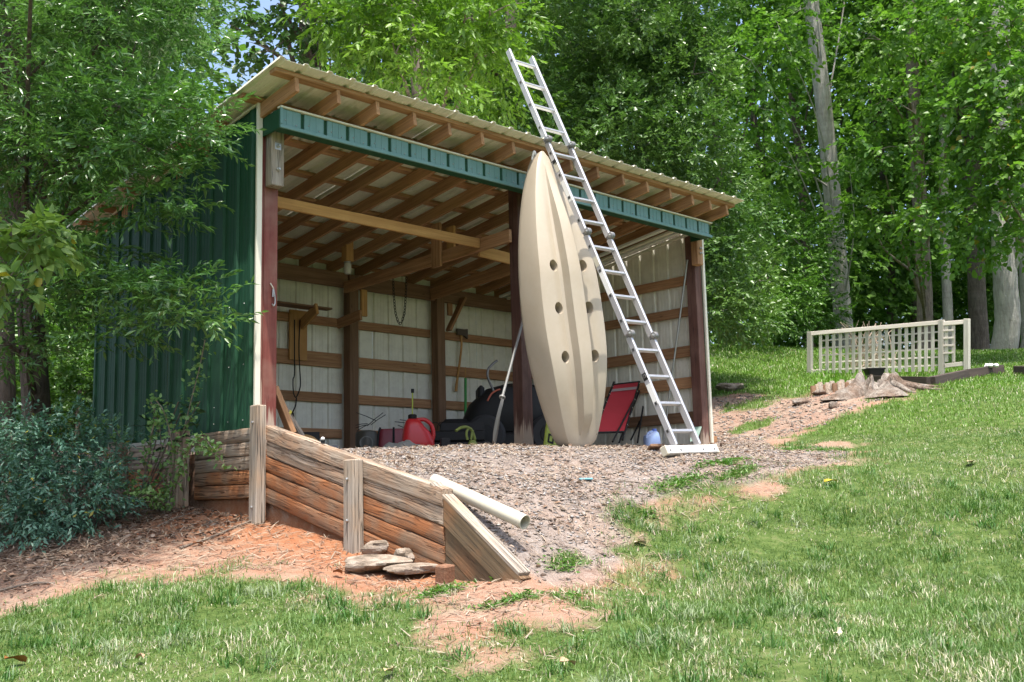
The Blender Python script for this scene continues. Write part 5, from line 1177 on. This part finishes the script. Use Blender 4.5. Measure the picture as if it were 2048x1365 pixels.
for st in stems:
    pth = np.array(curve([at(x, y, d=d) for x, y, d in st], 10)); b.tube([Vector(p)-P0 for p in pth], .0045, 5)
    n = len(pth)*4; i = rg.integers(0, len(pth), n); Bp = pth[i]+rg.normal(0, .035, (n, 3)); D = rg.normal(0, 1, (n, 3))+np.array((0, 0, .2)); N = np.array((-.3, -.3, .9))+rg.normal(0, .4, (n, 3))
    V, F, nv = leaf_geom(Bp, D, N, rg.uniform(.026, .05, n), rg.uniform(.022, .038, n), 'ovate'); lo, hi = np.array((.10, .21, .05)), np.array((.24, .38, .13))
    parts.append((V, F, np.repeat(lo+(hi-lo)*rg.uniform(0, 1, (n, 1)), nv, 0)))
b.build('stems', bk_mid, rs_, WM[rs_.name]); leaf_object('foliage', parts, LC['shrub']['mat'], rs_, WM[rs_.name])
pk = thing('pokeweed', gp(-.25, 1.55, 0), 'dark broad-leaved weed growing behind the rambling shrub', 'plant')
rg = np.random.default_rng(43); n = 34; Bp = np.array([at(rg.uniform(275, 400), rg.uniform(800, 900), d=rg.uniform(8.9, 9.2)) for _ in range(n)]); D = np.c_[rg.normal(0, 1, (n, 2)), rg.normal(0, .3, n)]; N = np.array((0, 0, 1.0))+rg.normal(0, .25, (n, 3))
V, F, nv = leaf_geom(Bp, D, N, rg.uniform(.09, .16, n), rg.uniform(.05, .085, n), 'ovate'); leaf_object('foliage', [(V, F, np.repeat(np.array((.03, .085, .04))+rg.uniform(0, .035, (n, 1)), nv, 0))], LC['shrub']['mat'], pk, WM[pk.name])
b = MB()
for p in Bp[::4]: b.tube([Vector(q)-WM[pk.name].translation for q in curve([gp(-.25, 1.55), (np.array(gp(-.25, 1.55))+p)/2+np.array((.03, 0, .05)), p], 4)], .006, 5)
b.build('stems', LC['shrub']['mat'] and bk_mid, pk, WM[pk.name])
# dead shrub behind the trellis
ds = thing('dead_shrub', at(1750, 745, d=20.6), 'dry tan dead shrub tangled behind the lattice trellis', 'shrub')
b = MB(); P0 = WM[ds.name].translation; rr = random.Random(3)
for i in range(75):
    px = 1745+rr.gauss(0, 24); x1 = px+rr.gauss(0, 22); y1 = rr.uniform(640, 730); a = at(1735+rr.gauss(0, 30), 748, d=20.6+rr.uniform(-.3, .3)); c = at(x1, y1, d=20.5+rr.uniform(-.3, .3)); mid_ = (a+c)/2+np.array((rr.gauss(0, .08), rr.gauss(0, .08), rr.uniform(0, .12)))
    b.tube([Vector(q)-P0 for q in curve([a, mid_, c], 3)], .006, 4)
b.build('twigs', wood('dry_twig', (.26, .19, .13), (.42, .33, .25), (.52, .43, .34), bstr=.2), ds, WM[ds.name])

# ------------------------------------------------------------------ grass, gravel and litter
def in_view(P, pad=120):
    x, y, z = project(P); return (z > 2.5) & (x > -pad) & (x < 2048+pad) & (y > -60) & (y < 1365+pad*1.5)
def blades(n_try, lo, hi, hgt, wdt, rg, accept, segs=2):
    x = rg.uniform(lo[0], hi[0], n_try); y = rg.uniform(lo[1], hi[1], n_try)
    k_ = accept(x, y); x, y = x[k_], y[k_]; z = hz(x, y); P = np.stack([x, y, z], 1)
    k_ = in_view(P); return P[k_]
def grass_geom(P, h, w, rg, dry, lean=.45, pal=((.062, .135, .03), (.185, .295, .085))):
    n = len(P); az = rg.uniform(0, 2*np.pi, n); ln = np.abs(rg.normal(0, lean, n))+.08
    D = np.stack([np.cos(az)*ln, np.sin(az)*ln, np.ones(n)], 1); D = unit(D); S = np.stack([-np.sin(az+rg.normal(0, .5, n)), np.cos(az), np.zeros(n)], 1); S = unit(S)
    h = h[:, None]; w = w[:, None]
    P = P-np.array((0, 0, .008)); M1 = P+D*h*.55; tip = P+D*h*.9+np.stack([np.cos(az)*ln, np.sin(az)*ln, -.25*ln], 1)*h*.55
    V = np.stack([P-S*w*.5, P+S*w*.5, M1+S*w*.42, M1-S*w*.42, tip], 1).reshape(-1, 3)
    i = np.arange(n)[:, None]*5; F = np.concatenate([i+np.array([[0, 1, 2]]), i+np.array([[0, 2, 3]]), i+np.array([[3, 2, 4]])])
    lo, hi = np.array(pal[0]), np.array(pal[1])
    big = .5+.5*vnoise(P[:, 0]*1.6, P[:, 1]*1.6, 21); t = np.clip(.55*big+.45*rg.uniform(0, 1, n), 0, 1)[:, None]; Cc = lo+(hi-lo)*t
    isd = (rg.uniform(0, 1, n) < dry)[:, None]; Cc = np.where(isd, np.array((.50, .47, .34))*rg.uniform(.7, 1.25, (n, 1)), Cc)
    return V, F, np.repeat(Cc, 5, 0)
rg = np.random.default_rng(77)
acc = lambda x, y: rg.uniform(0, 1, len(x)) < grassiness(x, y)*np.clip(.62+.5*vnoise(x*3.1, y*3.1, 31)+.3*vnoise(x*8, y*8, 32), .12, 1)
P1 = blades(640000, (-4.0, -7.2), (6.5, -.4), 0, 0, rg, acc)
d1 = (P1-CAM)@FW; P1 = P1[rg.uniform(0, 1, len(P1)) < np.clip(1.25-.055*d1, .3, 1)]
n = len(P1); cl = .5+.5*vnoise(P1[:, 0]*2.2, P1[:, 1]*2.2, 33)
dryp = np.clip(.15+.30*vnoise(P1[:, 0]*1.9, P1[:, 1]*1.9, 34)+.25*vnoise(P1[:, 0]*5, P1[:, 1]*5, 35), .02, .6)
G1 = grass_geom(P1, (.026+.050*cl**1.6)*rg.uniform(.5, 1.45, n), rg.uniform(.0032, .0060, n), rg, dryp, .62)
P2 = blades(420000, (2.0, -6.0), (26, 9), 0, 0, rg, lambda x, y: (rg.uniform(0, 1, len(x)) < grassiness(x, y)*.75) & ((x > 6.5) | (y > -.4)))
n = len(P2); d2 = (P2-CAM)@FW
G2 = grass_geom(P2, rg.uniform(.03, .075, n)*np.clip(d2/14, .9, 1.4), np.clip(.0006*d2, .006, .015)*rg.uniform(.7, 1.3, n), rg, .07, pal=((.075, .17, .02), (.18, .32, .05)))
# rank weeds in the raised bed
Pb = np.array([hit(rg.uniform(1626, 1738), rg.uniform(748, 778)) for _ in range(700)]+[hit(rg.uniform(1770, 1880), rg.uniform(742, 760)) for _ in range(400)])
G3 = grass_geom(Pb, rg.uniform(.08, .24, len(Pb)), rg.uniform(.008, .016, len(Pb)), rg, .08, pal=((.07, .18, .015), (.16, .32, .03)))
# coarse tufts standing above the mown lawn
tx = rg.uniform(-3.4, 6, 900); ty = rg.uniform(-6.4, -.8, 900); kk = grassiness(tx, ty)*(.5+.5*vnoise(tx*.9, ty*.9, 61)) > rg.uniform(.15, 1.0, 900); tx, ty = tx[kk], ty[kk]
tn = 34; ex = np.repeat(tx, tn)+rg.normal(0, .035, len(tx)*tn); ey = np.repeat(ty, tn)+rg.normal(0, .035, len(tx)*tn); Pt = np.stack([ex, ey, hz(ex, ey)], 1); tone = np.repeat(rg.uniform(0, 1, len(tx)), tn)
vis = in_view(Pt); Pt, tone = Pt[vis], tone[vis]; n = len(Pt)
V, F, Cc = grass_geom(Pt, rg.uniform(.05, .115, n), rg.uniform(.004, .008, n), rg, .06, .75); Ct = np.where((tone < .35)[:, None], np.array((.24, .30, .17)), np.array((.06, .15, .03)))*rg.uniform(.8, 1.25, (n, 1)); G4 = (V, F, np.repeat(Ct, 5, 0))
m_grass = leafmat('grass_blade', .45, .30, .4, (1.0, 1.1, .5))
tag(leaf_object('grass', [G1, G2, G3, G4], m_grass, None, I4), 'short patchy lawn grass around the shed and up the bank', kind='stuff')
# broad-leaved weeds on the gravel
parts = []
for (a, b_, ra, rb) in WEEDS[:10]:
    n = int(900*ra*rb*10); x = a+rg.normal(0, ra*.55, n); y = b_+rg.normal(0, rb*.55, n); P = np.stack([x, y, hz(x, y)+.012], 1)
    V, F, nv = leaf_geom(P, np.c_[rg.normal(0, 1, (n, 2)), rg.uniform(0, .6, n)], np.array((0, 0, 1.0))+rg.normal(0, .35, (n, 3)), rg.uniform(.02, .05, n), rg.uniform(.008, .02, n), 'lance')
    parts.append((V, F, np.repeat(np.array((.05, .14, .02))+rg.uniform(0, 1, (n, 1))*np.array((.08, .12, .02)), nv, 0)))
tag(leaf_object('weeds', parts, LC['shrub']['mat'], None, I4), 'small green weeds growing through the gravel', kind='stuff')

def chips(n, lo, hi, smin, smax, rg, accept, flat=.55, pal=None, lift=.3):
    x = rg.uniform(lo[0], hi[0], n); y = rg.uniform(lo[1], hi[1], n); k_ = accept(x, y); x, y = x[k_], y[k_]; P = np.stack([x, y, hz(x, y)], 1)
    k_ = in_view(P, 60); P = P[k_]; n = len(P)
    s_ = smin+(smax-smin)*rg.uniform(0, 1, (n, 1))**2.4
    q = np.array([(1, 0, 0), (0, 1, 0), (-1, 0, 0), (0, -1, 0), (0, 0, 1), (0, 0, -1)], float)
    V = q[None]*rg.uniform(.55, 1.2, (n, 6, 1))+rg.normal(0, .18, (n, 6, 3)); V[:, :, 2] *= flat
    a = rg.uniform(0, 6.28, n); c, s2 = np.cos(a)[:, None], np.sin(a)[:, None]; X = V[:, :, 0]*c-V[:, :, 1]*s2; Y = V[:, :, 0]*s2+V[:, :, 1]*c
    V = np.stack([X, Y, V[:, :, 2]], 2)*s_[:, :, None]+P[:, None]+np.array((0, 0, 1))*s_[:, :, None]*flat*lift
    i = np.arange(n)[:, None]*6; F = np.concatenate([i+np.array([f]) for f in ((0, 1, 4), (1, 2, 4), (2, 3, 4), (3, 0, 4), (1, 0, 5), (2, 1, 5), (3, 2, 5), (0, 3, 5))])
    pal = np.array(pal); Cc = pal[rg.integers(0, len(pal), n)]*rg.uniform(.6, 1.05, (n, 1)); return V.reshape(-1, 3), F, np.repeat(Cc, 6, 0)
m_chip = vcol('gravel_chip', .85)
gr_ok = lambda x, y: (x > -.03) & inside(BARE, x, y) & (rg.uniform(0, 1, len(x)) < np.clip(.75+.6*vnoise(x*2.5, y*2.5, 41), .15, 1)*sstep((y+3.3)/.8)) & (rg.uniform(0, 1, len(x)) > grassiness(x, y))
pal_g = [(.38, .35, .32), (.46, .42, .39), (.33, .31, .30), (.36, .29, .245), (.30, .235, .19), (.23, .175, .14), (.16, .125, .10), (.52, .48, .45), (.36, .35, .355), (.34, .29, .25), (.42, .40, .39)]
Gv = chips(60000, (-.03, -3.4), (6.0, .2), .0035, .021, rg, gr_ok, .5, pal_g)
Gv2 = chips(9000, (5.5, -2.4), (11, 2.4), .010, .035, rg, gr_ok, .4, pal_g)
tag(leaf_object('gravel', [Gv, Gv2], m_chip, None, I4), 'grey and pinkish gravel and bark chips sloping from the shed', kind='stuff')
cl_ok = lambda x, y: (x < -.1) & inside(BARE, x, y)
Cv = chips(9000, (-3, -3.6), (-.08, 1.6), .004, .018, rg, lambda x, y: cl_ok(x, y) & (rg.uniform(0, 1, len(x)) < .6), .45, [(.40, .18, .10), (.46, .24, .15), (.36, .15, .08), (.50, .36, .27), (.30, .17, .11)])
tag(leaf_object('clay_clods', [Cv], m_chip, None, I4), 'crumbs of orange clay soil along the foot of the wall', kind='stuff')
# straw, bark strips and dead leaves
def straw(n, lo, hi, L0, L1, w, rg, accept, pal):
    x = rg.uniform(lo[0], hi[0], n); y = rg.uniform(lo[1], hi[1], n); k_ = accept(x, y); x, y = x[k_], y[k_]; n = len(x); a = rg.uniform(0, 6.28, n); L = rg.uniform(L0, L1, n)
    x1, y1 = x+np.cos(a)*L, y+np.sin(a)*L; A = np.stack([x, y, hz(x, y)+.006], 1); Bq = np.stack([x1, y1, hz(x1, y1)+rg.uniform(.006, .03, n)], 1)
    k_ = in_view(A, 60) & (np.abs(A[:, 2]-Bq[:, 2]) < .12); A, Bq, a = A[k_], Bq[k_], a[k_]; n = len(A); W = np.stack([-np.sin(a), np.cos(a), np.zeros(n)], 1)*w*rg.uniform(.5, 1.4, (n, 1))
    V = np.stack([A-W, A+W, Bq+W*.7, Bq-W*.7, (A+Bq)/2+np.array((0, 0, w))], 1).reshape(-1, 3); i = np.arange(n)[:, None]*5
    F = np.concatenate([i+np.array([f]) for f in ((0, 1, 4), (1, 2, 4), (2, 3, 4), (3, 0, 4))]); pal = np.array(pal); Cc = pal[rg.integers(0, len(pal), n)]*rg.uniform(.7, 1.2, (n, 1)); return V, F, np.repeat(Cc, 5, 0)
pal_s = [(.28, .21, .15), (.35, .27, .20), (.20, .14, .095), (.42, .35, .27), (.14, .095, .07)]
S1 = straw(12000, (0, -3.6), (6, -.3), .02, .09, .0028, rg, lambda x, y: gr_ok(x, y) | ((rg.uniform(0, 1, len(x)) < .3) & inside(BARE, x, y) & (y < -2.6)), pal_s)
S2 = straw(9000, (-3, -3.6), (-.1, 2.5), .03, .14, .003, rg, lambda x, y: cl_ok(x, y) & (rg.uniform(0, 1, len(x)) < .55+.4*sstep((y+.6)/.6)), pal_s)
S4 = straw(9000, (-3, -5), (4, -1), .02, .09, .0028, rg, lambda x, y: (np.abs(grassiness(x, y)-.45) < .4) & (rg.uniform(0, 1, len(x)) < .8), pal_s)
S3 = straw(3000, (5.5, -2.4), (11, 2.6), .03, .12, .005, rg, gr_ok, pal_s)
tag(leaf_object('straw_litter', [S1, S2, S3, S4], m_chip, None, I4), 'dry straw, needles and bark strips strewn over the soil', kind='stuff')
lf_ok = lambda x, y: cl_ok(x, y) & (rg.uniform(0, 1, len(x)) < sstep((y+.75+.3*vnoise(x*3, y*3, 51))/.5))
x = rg.uniform(-3, -.1, 6000); y = rg.uniform(-1.3, 3.0, 6000); k_ = lf_ok(x, y); x, y = x[k_], y[k_]; P = np.stack([x, y, hz(x, y)+.006], 1); P = P[in_view(P, 60)]; n = len(P)
V, F, nv = leaf_geom(P, np.c_[rg.normal(0, 1, (n, 2)), rg.normal(.15, .25, n)], np.array((0, 0, 1.0))+rg.normal(0, .5, (n, 3)), rg.uniform(.025, .065, n), rg.uniform(.010, .032, n), 'ovate', .3)
pal = np.array([(.20, .125, .08), (.28, .18, .12), (.14, .085, .06), (.33, .24, .175), (.37, .29, .23)]); L1_ = (V, F, np.repeat(pal[rg.integers(0, 5, n)]*rg.uniform(.7, 1.2, (n, 1)), nv, 0))
x = rg.uniform(0, 6, 1500); y = rg.uniform(-3.4, -.2, 1500); k_ = gr_ok(x, y); x, y = x[k_], y[k_]; P = np.stack([x, y, hz(x, y)+.012], 1); n = len(P)
V, F, nv = leaf_geom(P, np.c_[rg.normal(0, 1, (n, 2)), rg.normal(.15, .25, n)], np.array((0, 0, 1.0))+rg.normal(0, .5, (n, 3)), rg.uniform(.025, .06, n), rg.uniform(.012, .03, n), 'ovate', .3)
L2_ = (V, F, np.repeat(pal[rg.integers(0, 5, n)]*rg.uniform(.8, 1.4, (n, 1)), nv, 0))
tag(leaf_object('leaf_litter', [L1_, L2_], m_chip, None, I4), 'brown leaf litter under the bush and on the gravel', kind='stuff')
# sticks
for i, (pts, r, lb) in enumerate((([(360, 1100), (420, 1080), (470, 1058), (512, 1042)], .010, 'long bare stick lying on the clay below the wall post'), ([(315, 1055), (350, 1040), (395, 1025)], .007, 'thin twig on leaf litter by the rambling shrub'), ([(0, 1185), (60, 1172), (110, 1170)], .009, 'short stick at the left edge of the clay bank'), ([(1220, 965), (1260, 966), (1300, 970)], .006, 'pale straight twig on the gravel left of the weed patch'), ([(1510, 920), (1560, 928), (1600, 925)], .008, 'dark twig on bare soil near the lawn tongue'))):
    p = [hit(*q)+np.array((0, 0, r*1.2+.004*(j % 2))) for j, q in enumerate(pts)]; tag(bent_tube('fallen_stick', curve(p, 4), [r*(1-.5*j/(len(curve(p, 4))-1)) for j in range(len(curve(p, 4)))], bk_mid, None, 6), lb, 'stick')
# single fallen leaves that can be picked out
def fallen(px, py, L, Wd, colr, lb, seed):
    q = hit(px, py)+np.array((0, 0, .03 if py > 1120 or px > 1400 else .012)); rg2 = np.random.default_rng(seed); b = MB(); n = 7; V = []
    for i in range(n+1):
        u = i/n; w = Wd*.5*math.sin(math.pi*min(.97, .05+u*.93))**.8*(1+.25*math.sin(9*u))
        for s_ in (-1, -.5, 0, .5, 1): V.append((L*(u-.5), w*s_, .012*abs(s_)**1.5+.02*math.sin(3*u+s_)*.5))
    b.add(V, [(i*5+j, (i+1)*5+j, (i+1)*5+j+1, i*5+j+1) for i in range(n) for j in range(4)])
    k = NT('fallen_leaf_'+str(seed)); n1 = k.noise(k.obj(), 40, 4); mt = k.end(k.bsdf(k.mix(n1, colr, tuple(c*.5 for c in colr)), .7, 0, .3))
    tag(b.build('fallen_leaf', mt, None, T(q) @ RZ(rg2.uniform(0, 6)) @ RX(rg2.uniform(-.4, .4)) @ RY(rg2.uniform(-.3, .3)), 60), lb, 'leaf', 'fallen leaves on the lawn')
fallen(30, 1335, .10, .06, (.30, .12, .03), 'curled brown and orange leaf at the lower left corner', 1)
fallen(280, 1330, .06, .04, (.46, .30, .19), 'small tan leaf on the lawn below the clay bank', 2)
fallen(778, 1357, .09, .06, (.62, .50, .28), 'pale cream leaf at the bottom edge of the lawn', 3)
fallen(1135, 1342, .07, .05, (.50, .33, .20), 'tan leaf in the grass near the bottom centre', 4)
fallen(1662, 972, .11, .035, (.62, .50, .05), 'yellow leaf lying on the lawn right of the gravel', 5)
fallen(1940, 932, .12, .07, (.55, .44, .24), 'straw-coloured leaf on the upper right lawn', 6)
fallen(1678, 1282, .08, .05, (.75, .68, .48), 'whitish leaf in the grass at the lower right', 7)
fallen(675, 1157, .07, .05, (.28, .10, .03), 'rust brown leaf at the grass edge below the stones', 8)
fallen(1280, 1092, .08, .07, (.52, .40, .28), 'dry beige leaf where gravel meets the lawn', 9)
fallen(395, 1093, .07, .03, (.20, .08, .03), 'dark curled leaf on clay beside the long stick', 10)
fallen(938, 884, .08, .05, (.60, .36, .12), 'orange leaf at the front edge of the shed floor', 11)
q = hit(1172, 962); tag(MB().cbox((-.05, -.02, 0), (.05, .02, .012), .004).build('blue_scrap', paint('blue_scrap', (.15, .48, .62), .5, .2), None, T(q[0], q[1], q[2]+.008) @ RZ(-.6)), 'scrap of light blue plastic on the gravel', 'scrap')
